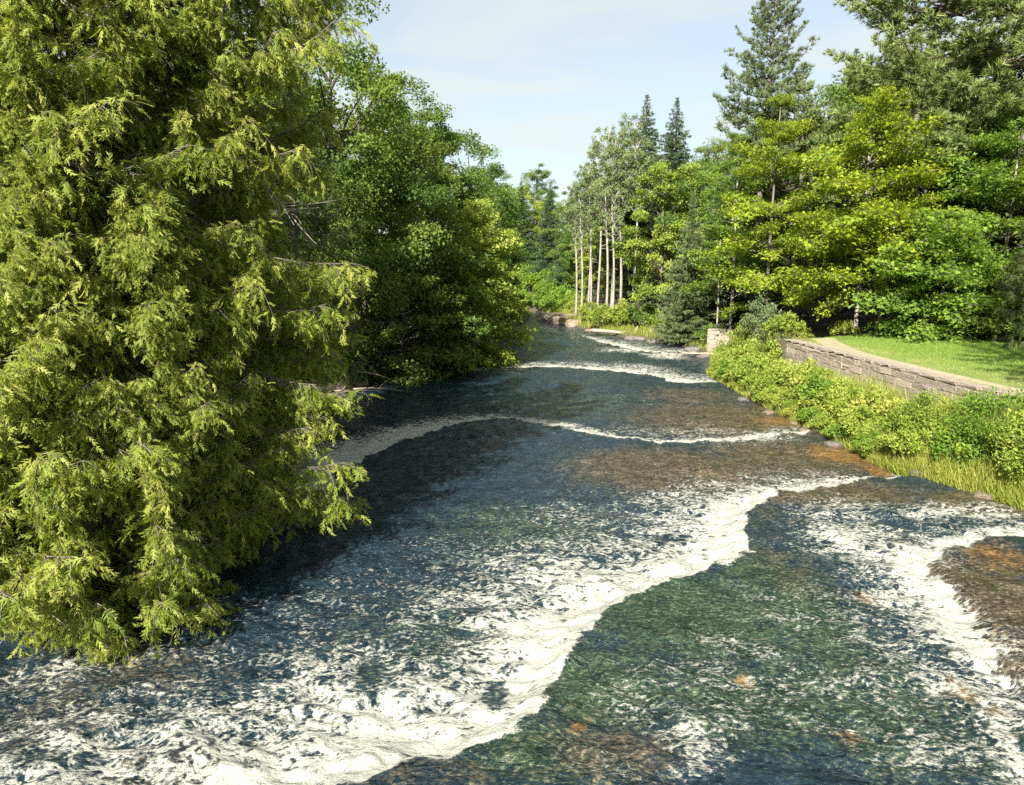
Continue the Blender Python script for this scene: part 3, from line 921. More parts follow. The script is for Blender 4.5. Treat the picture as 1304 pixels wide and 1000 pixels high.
def crown_conifer(seed, mat, R, H, z0, gap=0.36, droop=0.25, tw=0.24, ragged=0.25, dens=1.0, power=1.0):
    """whorls of drooping fan branches on a narrow cone"""
    rs = np.random.RandomState(seed)
    g = Geo()
    z = z0
    P, D, SC, TN = [], [], [], []
    while z < H - 0.15:
        f = ((H - z) / (H - z0)) ** power
        nbr = int(max(4, round(5 + 4 * f)))
        a0 = rs.rand() * 6.28
        for k in range(nbr):
            a = a0 + k / nbr * 6.28 + rs.uniform(-.25, .25)
            L = max(.10, R * f * rs.uniform(1 - ragged * 1.6, 1 + ragged))
            dr = droop * rs.uniform(.5, 1.4)
            n = int(max(6, 14 * L * dens))
            u = rs.uniform(.12, 1.0, n)
            dv = np.array([math.cos(a), math.sin(a), 0])
            pv = np.array([-math.sin(a), math.cos(a), 0])
            lat = rs.uniform(-1, 1, n) * .30 * L * (1.05 - u)
            zz_ = z - dr * L * u + .16 * L * u ** 2.5 + rs.normal(size=n) * .04
            p = dv * (L * u)[:, None] + pv * lat[:, None]
            p[:, 2] = zz_
            P.append(p)
            D.append(dv * .9 + pv * (np.sign(lat) * rs.uniform(.1, 1, n))[:, None] + np.array([0, 0, -.35]) + rs.normal(size=(n, 3)) * .25)
            SC.append(tw * rs.uniform(.8, 1.5, n) * min(1.3, 0.45 + .55 * L))
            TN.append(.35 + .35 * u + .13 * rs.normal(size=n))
            if L > .5:
                q = np.linspace(0, 1, 4)
                b = dv * (L * q)[:, None]
                b[:, 2] = z - dr * L * q + .16 * L * q ** 2.5
                g.tube(b, .022 * (1 - .85 * q), 3, 1)
        z += gap * rs.uniform(.75, 1.25) * (.55 + .6 * f)
    P, D = np.concatenate(P), np.concatenate(D)
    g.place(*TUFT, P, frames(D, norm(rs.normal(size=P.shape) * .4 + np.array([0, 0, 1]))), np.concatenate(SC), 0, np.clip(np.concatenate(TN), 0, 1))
    return g.mesh('crown', [mat, M_BARK_DK])
def trunk_mesh(seed, H, r0, bark, lean=(0, 0), wob=0.12, sides=9, r1=0.03, stubs=0):
    rs = np.random.RandomState(seed)
    n = 14
    s = np.linspace(0, 1, n)
    ph = rs.rand(4) * 6
    x = lean[0] * s ** 1.3 + wob * np.sin(s * 5 + ph[0]) * s
    y = lean[1] * s ** 1.3 + wob * np.sin(s * 4 + ph[1]) * s
    g = Geo()
    pts = np.stack([x, y, -0.4 + (H + 0.4) * s], -1)
    rr = r1 + (r0 - r1) * (1 - s) ** .85
    rr[0] *= 1.35
    g.tube(pts, rr, sides, 0, cap=True)
    for k in range(stubs):
        u = rs.uniform(.25, .8)
        b = np.array([np.interp(u, s, pts[:, i]) for i in range(3)])
        a = rs.rand() * 6.28
        q = np.linspace(0, 1, 4)[:, None]
        g.tube(b + np.array([math.cos(a), math.sin(a), .1]) * q * rs.uniform(.4, 1.2) + np.array([0, 0, -.2]) * q * q, .03 * (1 - .8 * q[:, 0]), 4, 0)
    return g.mesh('trunk', [bark]), pts, s

# ------------------------------------------------------------------ trees with single boughs
def bough_tree(name, label, cat, loc, H, bark, bough_meshes, n, length_f, seed, r0=0.22, lean=(0, 0), z0=0.1, pitch_f=None, base_len=2.0, dead=(), nd=0, az_bias=None, jit=.35, group=None, tiers=None, dead_z=(.2, .85), wscale=1.0, sway=0.12):
    rs = np.random.RandomState(seed)
    root = obj(name, None, loc=loc, label=label, cat=cat, group=group)
    tm, pts, s = trunk_mesh(seed, H, r0, bark, lean, wob=sway)
    obj('trunk', tm, root)
    crown = obj('crown', None, root)
    for i in range(n + nd):
        isd = i >= n
        if isd:
            t = rs.uniform(*dead_z)
        else:
            t = z0 + (1 - z0) * (i + rs.rand()) / n
            if tiers:
                k = round(t * tiers) / tiers
                t = k + (t - k) * 0.35
                t = min(max(t, z0), .985)
        a = i * 2.39996 + rs.uniform(-.5, .5)
        if az_bias is not None and rs.rand() < az_bias[1]:
            a = az_bias[0] + rs.normal() * .9
        b = [np.interp(t, s, pts[:, k]) for k in range(3)]
        L = length_f(t, a) * rs.uniform(1 - jit, 1 + jit * .6)
        p = (pitch_f(t) if pitch_f else -.1) + rs.normal() * .14
        me = (dead if isd else bough_meshes)[rs.randint(len(dead if isd else bough_meshes))]
        sc = max(.25, L / base_len)
        sx = min(max(sc, .7), 1.5) * wscale
        if isd:
            sc, sx = sc * .85, sc
        # growing along +y, so yaw a - 90 degrees; pitch about local x
        obj('dead_branch' if isd else 'bough', me, root if isd else crown, b, (p, rs.normal() * .2, a - math.pi / 2), (sx, sc, sx))
    return root

CEDAR_B = [cedar_bough(100 + i, M_CEDAR) for i in range(7)]
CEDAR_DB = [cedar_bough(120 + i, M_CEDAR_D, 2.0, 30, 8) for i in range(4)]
DEAD_B = [bare_bough(140 + i) for i in range(5)]

def gz(x, y):
    return float(ground_z(np.array([float(x)]), np.array([float(y)]))[0])

CEDAR_JIT = .24
def cedar(x, y, top, R, n, seed, label, lean=(0, 0), z0=0.08, meshes=CEDAR_B, nd=14, r0=.22, az=None, group=None, full=0.55):
    z = gz(x, y)
    H = top - z
    def lf(t, a):
        # widest low down, tapering to the tip
        return max(.35, R * (np.interp(t, [0, .12, .35, full, .85, 1], [.75, 1.0, 1.0, .86, .42, .10])) * (1 + .18 * math.sin(3 * a + seed)))
    def pf(t):
        return np.interp(t, [0, .3, .7, 1], [-.38, -.22, .12, .75])
    return bough_tree('white_cedar', label, 'tree', (x, y, z), H, M_BARK, meshes, n, lf, seed, r0, lean, z0, pf, 2.0, DEAD_B, nd, az, jit=CEDAR_JIT, group=group)

cedar(-7.5, 15.0, 18.5, 3.3, 290, 1, 'tall sunlit white cedar leaning over the water, nearest to the rapids on its bank', (1.5, -.5), nd=36, az=(-1.2, .35), full=.74, z0=.1)
cedar(-9.3, 12.9, 16.5, 3.0, 290, 2, 'broad yellow-green cedar with bleached bare branches, between the leaning cedar and the edge cedar', (1.1, -0.6), nd=44, az=(-1.3, .3), full=.6, z0=.13)
cedar(-12.6, 12.2, 17.0, 2.9, 230, 3, 'shaded cedar with dark gaps in its foliage, at the left edge of the photo', (.8, 0), nd=16, az=(-1.0, .3))
cedar(-9.4, 11.9, 8.0, 2.7, 290, 4, 'low bushy cedar whose sprays hang right over the foamy water', (1.7, -.4), nd=14, z0=.30, az=(-1.0, .35))
cedar(-7.7, 12.9, 7.0, 2.4, 280, 5, 'small bright cedar with its lowest sprays above the dark current', (1.6, -.6), nd=12, z0=.14, az=(-.9, .3))
cedar(-8.4, 18.5, 17.0, 2.6, 200, 6, 'slender dark cedar just behind the leaning sunlit cedar', (.2, .2), nd=6, meshes=CEDAR_B)
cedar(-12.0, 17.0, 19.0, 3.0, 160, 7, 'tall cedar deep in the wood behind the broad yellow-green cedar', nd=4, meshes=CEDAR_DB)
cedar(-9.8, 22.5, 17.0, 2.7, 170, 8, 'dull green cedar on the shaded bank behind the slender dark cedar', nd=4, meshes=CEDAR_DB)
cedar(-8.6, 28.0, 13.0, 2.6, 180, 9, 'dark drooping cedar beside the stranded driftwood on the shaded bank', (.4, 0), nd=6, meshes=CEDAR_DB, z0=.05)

# maples at the edge of the lawn
MAPLE_B = [leafy_bough(200 + i, M_MAPLE, nb=20, per=18) for i in range(5)]
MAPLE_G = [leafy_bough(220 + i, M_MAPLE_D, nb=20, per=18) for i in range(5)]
def maple(x, y, top, R, n, seed, label, meshes, z0=.12, lean=(0, 0), r0=.13, tiers=None, low=.7, group=None, bark=None, mid=.4):
    z = gz(x, y)
    lf = lambda t, a: max(.5, R * np.interp(t, [0, .15, mid, .75, 1], [low, .9, 1, .72, .22]) * (1 + .22 * math.sin(2 * a + seed)))
    pf = lambda t: np.interp(t, [0, .4, 1], [-.12, .08, .7])
    return bough_tree('maple_tree', label, 'tree', (x, y, z), top - z, bark or M_BARK_PALE, meshes, n, lf, seed, r0, lean, z0, pf, 2.5, DEAD_B, 2, None, group=group, tiers=tiers, wscale=1.15)
maple(20.4, 42, 14.8, 4.1, 84, 11, 'bright yellow-green maple with layered boughs and two thin pale trunks, behind the lawn', MAPLE_B, z0=.19, tiers=8)
maple(21.4, 41.4, 11.5, 3.3, 38, 12, 'second thin-trunked maple growing close against the big yellow-green maple', MAPLE_B, z0=.28, lean=(.9, 0), tiers=7)
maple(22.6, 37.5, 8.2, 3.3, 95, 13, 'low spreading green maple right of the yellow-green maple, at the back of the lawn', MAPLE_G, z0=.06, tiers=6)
maple(17.9, 50, 16.6, 3.4, 80, 14, 'maple with separate flat yellow layers in front of the dark pine trunk', MAPLE_B, z0=.2, tiers=7, bark=M_BARK)
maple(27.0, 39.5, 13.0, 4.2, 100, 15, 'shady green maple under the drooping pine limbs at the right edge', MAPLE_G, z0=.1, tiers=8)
maple(17.6, 57, 15.5, 3.0, 60, 16, 'pale-trunked maple behind the layered yellow maple', MAPLE_G, z0=.25)

# pines
PINE_B = [pine_bough(240 + i, M_PINE, nb=18, per=8, tuft=.23) for i in range(5)]
RPINE_B = [pine_bough(250 + i, M_GREY, L=3.0, nb=12, per=6, tuft=.30, rise=.5) for i in range(4)]
def pine(name, x, y, top, R, n, seed, label, meshes, z0, lean=(0, 0), r0=.4, prof=None, pf=None, tiers=None, nd=6, az=None, bark=None):
    z = gz(x, y)
    prof = prof or ([0, .3, .6, .85, 1], [.7, 1, .95, .6, .2])
    lf = lambda t, a: max(.6, R * np.interp((t - z0) / (1 - z0), *prof))
    pf = pf or (lambda t: np.interp(t, [0, .5, 1], [-.16, .02, .6]))
    return bough_tree(name, label, 'tree', (x, y, z), top - z, bark or M_BARK, meshes, n, lf, seed, r0, lean, z0, pf, 3.0, DEAD_B, nd, az, tiers=tiers, dead_z=(.25, .55), wscale=1.1)
pine('white_pine', 22.9, 44.5, 30.0, 5.4, 120, 21, 'huge white pine with long horizontal plumes reaching over the maples', PINE_B, .32, (3.6, 0), .42, tiers=9, nd=12, bark=M_BARK)
pine('white_pine', 29.2, 42.5, 33.0, 6.6, 150, 22, 'dense white pine at the top right corner behind the huge leaning pine', PINE_B, .28, (.4, 0), .40, tiers=12)
pine('red_pine', 19.6, 58, 28.0, 3.6, 120, 23, 'tall narrow pine with sparse grey-green tufts rising above the wood', RPINE_B, .48, (.4, 0), .30, ([0, .2, .6, 1], [1.0, 1.0, .75, .2]), nd=16)
pine('white_pine', 26.5, 52, 20.5, 4.6, 90, 24, 'soft grey-green pine seen between the yellow maple and the huge pine', PINE_B, .2, (0, 0), .28, tiers=10)
pine('white_pine', 22.4, 57, 19.0, 4.4, 90, 25, 'shorter white pine with drooping plumes behind the yellow-green maple', PINE_B, .2, (0, 0), .28, tiers=10)

# ------------------------------------------------------------------ trees of the middle distance and far wood
def crown_tree(name, label, x, y, crown, trunk, rz=0, sc=1.0, group=None, dz=0):
    root = obj(name, None, loc=(x, y, gz(x, y) + dz), rot=(0, 0, rz), label=label, cat='tree', group=group)
    obj('trunk', trunk, root, scale=sc)
    obj('crown', crown, root, scale=sc)
    return root
B_DK = [crown_broad(300 + i, M_DEC_DK, 4.2, 15.0, 1.2, 120, 330, .135, lobes=.25) for i in range(3)]
B_MD = [crown_broad(310 + i, M_DEC, 4.0, 14.0, 1.0, 110, 300, .15, lobes=.3) for i in range(3)]
B_BR = [crown_broad(320 + i, M_BRIGHT, 3.2, 13.0, 0.6, 90, 200, .17, shape=1.3, lobes=.2) for i in range(2)]
C_SP = [crown_conifer(330 + i, M_SPRUCE, 4.3, 18.0, 0.6, power=.85) for i in range(2)]
C_GR = [crown_conifer(340 + i, M_GREY, 3.2, 13.0, 0.3, gap=.34, droop=.15, tw=.24) for i in range(2)]
T_DK = [trunk_mesh(350 + i, 13, .24, M_BARK_DK)[0] for i in range(2)]
T_GR = trunk_mesh(352, 12, .17, M_BARK)[0]
T_SP = trunk_mesh(353, 17.8, .2, M_BARK_DK, wob=.03)[0]

T_GS = trunk_mesh(354, 12.7, .16, M_BARK_DK, wob=.03)[0]

# left bank wall of trees
crown_tree('broadleaf_tree', 'dark leafy tree whose top stands just right of the tall cedar', -8.8, 36, B_DK[0], T_DK[0], 0.3, 1.27)
crown_tree('broadleaf_tree', 'tall dark leafy tree in the shaded row, second behind the cedars', -8.9, 43, B_DK[1], T_DK[1], 1.3, 1.22)
crown_tree('broadleaf_tree', 'rounded leafy tree with sunlit top in the middle of the shaded row', -6.6, 50.5, B_DK[2], T_DK[0], 2.0, 1.2)
crown_tree('broadleaf_tree', 'greener rounded tree toward the far end of the shaded row', -5.6, 59, B_MD[0], T_DK[1], 0.7, 1.26)
crown_tree('broadleaf_tree', 'light green tree at the far end of the shaded row', -4.0, 71, B_MD[1], T_DK[0], 2.6, 1.25)
crown_tree('broadleaf_tree', 'smaller tree closing the shaded row near the river bend', -2.2, 86, B_MD[2], T_DK[1], 4, 1.08)
SPR = leaf_mat('spindly_leaves', (0.03, 0.065, 0.02), (0.07, 0.115, 0.03), (0.14, 0.18, 0.05))
crown_tree('poplar_tree', 'spindly poplar with a thin see-through top above the dark leafy trees', -7.9, 44, crown_broad(360, SPR, 1.6, 17.6, 6, 50, 90, .13, shape=.6, core=.1), trunk_mesh(361, 17.4, .12, M_BARK)[0], 0, .98)
crown_tree('poplar_tree', 'thin poplar with twiggy crown among the shaded row', -7.8, 53, crown_broad(362, SPR, 2.2, 17.2, 6, 55, 100, .14, shape=.6, core=.1), trunk_mesh(363, 17, .12, M_BARK)[0], 0, 1.0)
crown_tree('spruce_tree', 'pointed spruce tip peeping out at the end of the shaded row', -3.2, 78, C_SP[0], T_SP, 0, .95)
for i, (x, y, s_) in enumerate([(-14.5, 31, 1.05), (-15, 40, 1.1), (-13, 50, 1.1), (-12, 61, 1.1), (-12, 73, 1.0), (-19, 26, 1.15), (-18, 47, 1.2)]):
    crown_tree('broadleaf_tree', 'dim tree standing back in the wood behind the shaded bank', x, y, B_DK[i % 3], T_DK[i % 2], i * 1.7, s_, 'trees deep in the shaded wood')
OVER = [leafy_bough(270 + i, M_BRIGHT, nb=16, per=16, leaf=.19) for i in range(4)]
maple(-3.6, 48.5, 9.6, 4.0, 100, 31, 'sunlit light green tree leaning out over the water in front of the shaded row', OVER, z0=.08, lean=(1.4, -.3), low=1.0, mid=.25, bark=M_BARK)
maple(-6.6, 41, 7.5, 3.2, 70, 32, 'low dark green tree overhanging the shaded water', [leafy_bough(280 + i, M_DEC_DK, nb=16, per=16, leaf=.18) for i in range(3)], z0=.08, lean=(.6, 0), low=1.0, mid=.25, bark=M_BARK_DK)
maple(-5.2, 44.5, 9.0, 3.2, 70, 33, 'mid-green tree between the dark low tree and the sunlit overhanging tree', [leafy_bough(284 + i, M_DEC, nb=16, per=16, leaf=.18) for i in range(3)], z0=.08, lean=(.6, 0), low=1.0, mid=.3, bark=M_BARK_DK)

# pale slender trees on the right bank
POP_C = [crown_broad(370 + i, M_PALE, 1.8, 18.8, 7.6 + i * .9, 85, 52, .15, M_BARK_PALE, shape=.8, core=.1, lobes=.35, squash=.8) for i in range(3)]
POP_T = [trunk_mesh(380 + i, 17.8, .13, M_BARK_PALE, wob=.42, stubs=12)[0] for i in range(3)]
POPS = [(8.4, 86, .92, 'leftmost pale trunk of the thin poplar clump by the river bend'),
        (9.1, 85, .90, 'slightly crooked pale poplar second from the bend in the thin clump'),
        (9.6, 87, 1.0, 'pale poplar in the first group of three thin trunks, standing farthest back'),
        (10.6, 80, 1.06, 'straight pale poplar with brownish crown in the middle of the thin clump'),
        (11.6, 83, 1.02, 'pale poplar half hidden behind the straight middle poplar'),
        (12.0, 79, 1.02, 'pale poplar whose trunk shows down to the bank bushes'),
        (7.9, 88, .93, 'slim pale poplar closest to the brown rock shore'),
        (10.1, 84, 1.07, 'tallest thin poplar crown in the middle of the pale clump'),
        (12.8, 84, 1.1, 'thin poplar behind the whitest trunk of the pale clump'),
        (11.1, 78.5, .98, 'slim leaning poplar between the straight middle poplar and the shore bushes'),
        (13.4, 79, 1.06, 'rightmost and whitest pale poplar of the thin clump, next to the bright green tree')]
for i, (x, y, s_, lab) in enumerate(POPS):
    crown_tree('poplar_tree', lab, x, y, POP_C[i % 3], POP_T[i % 3], i * 2.1, s_ * 1.1, 'pale poplars on the far right bank')
crown_tree('spruce_tree', 'dark pointed spruce rising behind the pale poplars', 16.6, 92, C_SP[1], T_SP, 0, 1.40)
crown_tree('spruce_tree', 'tallest pointed spruce, right of the pale poplars', 19.0, 86, C_SP[0], T_SP, 1, 1.30)
crown_tree('bushy_tree', 'tall bright green tree leafy to the ground beside the pale poplars', 14.8, 71.5, B_BR[0], T_GR, 0, 1.26)
crown_tree('bushy_tree', 'second bright green leafy tree behind the grey-green spruce', 17.6, 71, B_BR[1], T_GR, 1, 1.22)
crown_tree('grey_spruce', 'grey-green spruce with flat low tiers near the wall stub', 15.4, 62, C_GR[0], T_GS, 0, .98)
crown_tree('grey_spruce', 'wide grey-green spruce behind the bare sapling', 17.6, 62.5, C_GR[1], T_GS, 2, 1.04)
crown_tree('spruce_tree', 'small dark spruce filling the gap below the layered yellow maple', 18.8, 61, C_SP[0], T_SP, 2, .66)
crown_tree('broadleaf_tree', 'round-topped green tree rising behind the yellow-green maple', 29.2, 62, B_MD[0], T_DK[0], 1, 1.46)
crown_tree('spruce_tree', 'far spruce tip showing above the round-topped tree', 35.5, 78, C_SP[1], T_SP, 1, 1.42)
crown_tree('broadleaf_tree', 'leafy tree left of the tall narrow pine', 19.8, 69, B_MD[1], T_DK[1], 2.2, 1.22)
crown_tree('broadleaf_tree', 'leafy tree between the tall narrow pine and the yellow-green maple', 23.8, 63, B_MD[2], T_DK[0], 3.2, 1.28)
crown_tree('broadleaf_tree', 'dark leafy tree under the huge white pine', 26.2, 46.5, B_DK[0], T_DK[1], 1.2, .95)
crown_tree('broadleaf_tree', 'dark leafy tree filling the right edge behind the lawn shade', 31.0, 44, B_DK[1], T_DK[0], 2.2, 1.1)
crown_tree('broadleaf_tree', 'leafy tree in the top right corner behind the dense white pine', 33.5, 50, B_MD[1], T_DK[1], 4.2, 1.5)
sap = crown_tree('sapling', 'thin pale bare-stemmed sapling rising behind the wall stub', 16.5, 57.0, crown_broad(390, M_GREY, .9, 8.2, 3.2, 22, 40, .15, M_BARK_PALE, shape=.7, core=.1), trunk_mesh(391, 8.3, .085, M_BARK_PALE, wob=.1, stubs=5)[0])
cedar(25.6, 33.8, 9.8, 2.4, 150, 41, 'grey-green cedar at the right edge beside the lawn shade', meshes=CEDAR_DB, nd=4)
cedar(16.5, 16.2, 21.0, 2.6, 170, 42, 'unseen cedar added to shade the lawn, beside the bridge end of the wall', meshes=CEDAR_DB, nd=2)  # out-of-view tree, added to cast the shadow on the lawn's right end
for i, (x, y, s_) in enumerate([(24, 74, 1.35), (29, 80, 1.4), (36, 66, 1.5), (40, 54, 1.55), (22, 90, 1.3), (15, 100, 1.15), (27, 98, 1.4), (44, 75, 1.6), (38, 43, 1.3), (35, 92, 1.5)]):
    crown_tree('broadleaf_tree', 'dense tree standing back in the wood on the lawn side', x, y, (B_DK + B_MD)[(i * 2 + 1) % 6], T_DK[i % 2], i * 1.3, s_, 'trees deep in the wood on the lawn side')

# far trees round the bend
FAR = [(-14, 128, 1.15, 0), (-8, 134, 1.15, 1), (-3, 139, 1.1, 2), (2, 138, 1.15, 3), (7, 133, 1.1, 4), (10, 122, 1.05, 5), (11, 112, 1.0, 1), (13, 128, 1.2, 2), (-20, 124, 1.1, 3), (5, 146, 1.2, 0), (-4, 150, 1.25, 5), (16, 116, 1.15, 4), (12, 103, 1.05, 3), (18, 108, 1.25, 0)]
for i, (x, y, s_, k) in enumerate(FAR):
    crown_tree('broadleaf_tree', ('mid-green', 'bright yellow-green')[k in (3, 4)] + ' leafy tree in the far wood ' + ('left of the river bend' if x < -1 else ('straight behind the river bend' if x < 8.5 else 'right of the bend behind the pale poplars')), x, y, (B_MD + B_BR + [B_MD[0]])[k], T_DK[i % 2], i * 1.9, s_, 'far trees closing the river bend')
for x, y, s_, lab in [(6.6, 126, .98, 'far spruce tip left of the pale poplars at the bend'), (1.6, 132, .96, 'small spruce tip standing over the middle of the river bend'), (9.6, 118, .92, 'spruce tip half hidden left beside the pale poplar crowns')]:
    crown_tree('spruce_tree', lab, x, y, C_SP[0], T_SP, 0, s_)

# ------------------------------------------------------------------ bank shrubs
def shrub_mesh(seed, mat, R=1.0, H=1.3, clumps=26, per=75, leaf=0.12, up=.75, blade=False):
    rs = np.random.RandomState(seed)
    g = Geo()
    a = rs.rand(clumps) * 6.28
    r = R * np.sqrt(rs.rand(clumps)) * .85
    h = H * (1 - .65 * (r / R) ** 2) * rs.uniform(.45, 1.0, clumps)
    C = np.stack([r * np.cos(a), r * np.sin(a), h], -1)
    for c in C:
        q = np.linspace(0, 1, 4)[:, None]
        b = np.array([c[0] * .3, c[1] * .3, -.15])
        g.tube(b * (1 - q) + c * q, .014 * (1 - .7 * q[:, 0]), 3, 1)
    P = np.repeat(C, per, 0)
    n = len(P)
    P = P + rand_dir(rs, n) * rs.rand(n, 1) ** .5 * np.repeat(R * rs.uniform(.18, .34, clumps), per)[:, None] * np.array([1, 1, .8])
    P[:, 2] = np.maximum(P[:, 2], .02)
    out = norm(P - np.array([0, 0, H * .2]))
    D = norm(rs.normal(size=(n, 3)) * .7 + out * .7 + np.array([0, 0, .1]))
    U = norm(rs.normal(size=(n, 3)) * .6 + np.array([0, 0, .8]) + out * .3)
    g.place(*LEAF, P, frames(D, U), np.stack([leaf * rs.uniform(.6, 1.2, n)] * 3, -1) * np.array([.8, 1.1, 1]), 0, np.clip(.5 + np.repeat(rs.normal(size=clumps) * .15, per) + .14 * rs.normal(size=n), 0, 1))
    return g.mesh('foliage', [mat, M_BARK])
def shrub(label, x, y, me, sc=1.0, rz=0.0, group=None, name='shrub', dz=0):
    root = obj(name, me, loc=(x, y, gz(x, y) - .05 + dz), rot=(0, 0, rz), scale=sc, label=label, cat='bush', group=group)
    return root
SH_B = [shrub_mesh(400 + i, M_BRIGHT, leaf=.13) for i in range(3)]
SH_G = [shrub_mesh(410 + i, M_DEC, leaf=.14) for i in range(3)]
SH_M = [shrub_mesh(440 + i, M_MAPLE_D, leaf=.14) for i in range(3)]
SH_Y = [shrub_mesh(420 + i, M_GRASS, R=.9, H=1.1, leaf=.13) for i in range(3)]
SH_L = [shrub_mesh(450 + i, (M_BRIGHT, M_MAPLE_D)[i], 1.6, 2.0, 70, 100, .10) for i in range(2)]
SH_P = shrub_mesh(430, M_GREY, 1.3, 3.0, 50, 75, .13)
rs = np.random.RandomState(77)
shrub('tall grey-green willow bush at the near end of the lawn path', 15.0, 42.0, SH_P, 1.1)
shrub('yellow-green willow bush left of the grey-green willow', 13.9, 43.2, shrub_mesh(431, M_BRIGHT, 1.2, 2.4, 40, 75, .13), 1.0)
shrub('bright rounded bush at the water beside the wall stub', 13.4, 42.0, SH_B[0], 1.15)
shrub('bright bush below the grey-green willow', 13.6, 40.0, SH_B[1], 1.4, 1)
shrub('sprawling dark green bush under the near end of the wall', 13.8, 22.6, SH_L[0], .85)
shrub('dark green leafy bush covering the wall where it leaves the photo', 14.4, 20.2, SH_L[1], 1.05, 2)
shrub('dark green bush in front of the hidden wall at the right edge', 14.4, 17.8, SH_L[0], 1.05, 4)
shrub('spreading bush at the corner of the bank above the rusty shallows', 12.4, 21.2, SH_B[2], .9, 4)
shrub('low bright bush at the far end of the long wall', 14.2, 39.0, SH_B[0], 1.45, 2)
shrub('bush closing the gap between the wall end and the grey-green willow', 15.5, 39.8, SH_B[2], 1.2, 5)
shrub('small bush pressed against the middle of the stone wall', 14.2, 27.6, SH_G[0], .8, 3)
for i in range(30):
    y = 21.5 + 22 * (i + rs.rand()) / 30
    x = rb(y) + rs.uniform(.15, .7)
    k = rs.randint(4)
    where = 'near the wall stub' if y > 36 else ('below the middle of the long wall' if y > 27 else 'above the rusty shallows')
    shrub(('low bright green bush', 'low yellow-green weedy bush', 'low bright green bush', 'low deeper green bush')[k] + ' at the water edge ' + where, x, y, (SH_B, SH_Y, SH_B, SH_M)[k][rs.randint(3)], rs.uniform(.38, .72), rs.rand() * 6, 'low bushes at the water edge')
for i in range(40):
    y = 16.2 + 28 * (i + rs.rand()) / 40
    x = rb(y) + rs.uniform(.45, 2.1)
    if y < 21 and x - rb(y) < 1.3:
        continue
    if x > wall_x(y) - .4:
        x = wall_x(y) - rs.uniform(.5, .9)
    kind = (SH_Y, SH_B, SH_Y, SH_M, SH_Y, SH_B)[rs.randint(6)] if x - rb(y) > 1.1 else (SH_Y, SH_B)[rs.randint(2)]
    where = 'between wall and river near the wall stub' if y > 36 else ('in front of the visible stretch of wall' if y > 24 else 'on the bank toward the right photo edge')
    hue = 'yellow-green' if kind is SH_Y else ('bright green' if kind is SH_B else 'deeper green')
    shrub(('taller ' if x - rb(y) > 1.1 else 'lower ') + hue + ' leafy bush ' + where, x, y, kind[rs.randint(3)], rs.uniform(.6, 1.3) * np.interp(x - rb(y), [.4, 2], [.75, 1.15]), rs.rand() * 6, 'bushes along the bank below the wall')
for i, (x, y, s_, k, lab) in enumerate([(21.6, 39.2, 1.0, SH_B, 'low bright weeds in front of the two maple trunks'), (23.2, 36.6, 1.25, SH_B, 'bright leafy bush under the low spreading maple'), (24.2, 35.2, 1.25, SH_B, 'rounded bright bush, last before the lawn shade'),
                                       (19.6, 41.8, 1.0, SH_Y, 'yellowish weeds at the far corner of the lawn'), (22.3, 37.9, 1.15, SH_B, 'bright bush in the middle of the lawn-back hedge growth'), (24.9, 33.6, 1.2, SH_G, 'darker bush in the lawn shade at the right edge'), (18.2, 44.6, 1.1, SH_Y, 'yellow weeds where the path enters the wood'), (25.6, 32.2, 1.4, SH_G, 'dark bush at the right edge of the lawn')]):
    shrub(lab, x, y, k[i % 3], s_, i)
for i, (x, y, s_, k, lab) in enumerate([(9.9, 77, 1.9, SH_B, 'broad green bush under the middle poplars'), (11.6, 74.5, 2.0, SH_B, 'rounded green bush at the foot of the visible poplar trunks'), (13.0, 71.5, 1.9, SH_G, 'mid-green bush behind the stranded log'), (9.2, 82, 1.7, SH_B, 'green bush above the brown rock shore'),
                                       (14.8, 67, 1.6, SH_B, 'bright bush in the cove between log and spruce'), (16.0, 63.0, 1.3, SH_B, 'small bush at the water under the grey-green spruce'), (8.6, 92, 1.7, SH_B, 'bush behind the rock shore toward the bend'), (8.4, 101, 1.9, SH_B, 'pale bush on the point at the river bend'), (16.3, 57.5, 1.3, SH_G, 'low bush behind the wall stub'), (16.6, 50.0, .9, SH_Y, 'yellow grass bush at the back of the wall stub'), (18.4, 53.5, 1.4, SH_G, 'leafy bush right of the bare sapling'), (16.6, 47.5, 1.5, SH_B, 'bright bush hiding the ground behind the grey-green willow'), (18.6, 50, 1.4, SH_G, 'shaded bush below the layered yellow maple')]):
    shrub(lab, x, y, k[i % 3], s_, i * 1.4)
for i, (x, y, s_) in enumerate([(-2.2, 75, 1.8), (-.2, 88, 1.8), (.8, 98, 1.9), (-.6, 107, 2.0), (-6, 121, 2.4), (-1, 128, 2.4), (3.2, 122, 2.6), (6.6, 115, 2.6), (0, 120, 2.4), (2, 127, 3), (-2, 134, 3), (4, 131, 3), (7, 122, 3), (8, 110, 2.6), (9, 104, 2.4), (-4, 139, 3), (4.6, 112.5, 2.0), (6.4, 109.5, 2.0), (3.2, 115.5, 2.0), (5.4, 117, 2.4), (7.4, 112, 2.2), (1.2, 117, 2.2), (6.2, 105.5, 1.6), (1, 141, 3.2), (6, 138, 3.2), (9.5, 129, 3), (-9.4, 38, 1.3), (-10.4, 31, 1.3), (-7.6, 48, 1.3)]):
    shrub('dim bush at the foot of the shaded trees on the cedar side' if y < 100 else 'bright bush on the bank that closes the river bend', x, y, (SH_G if y < 100 else SH_M)[i % 3], s_, i, 'bushes on the wooded banks')

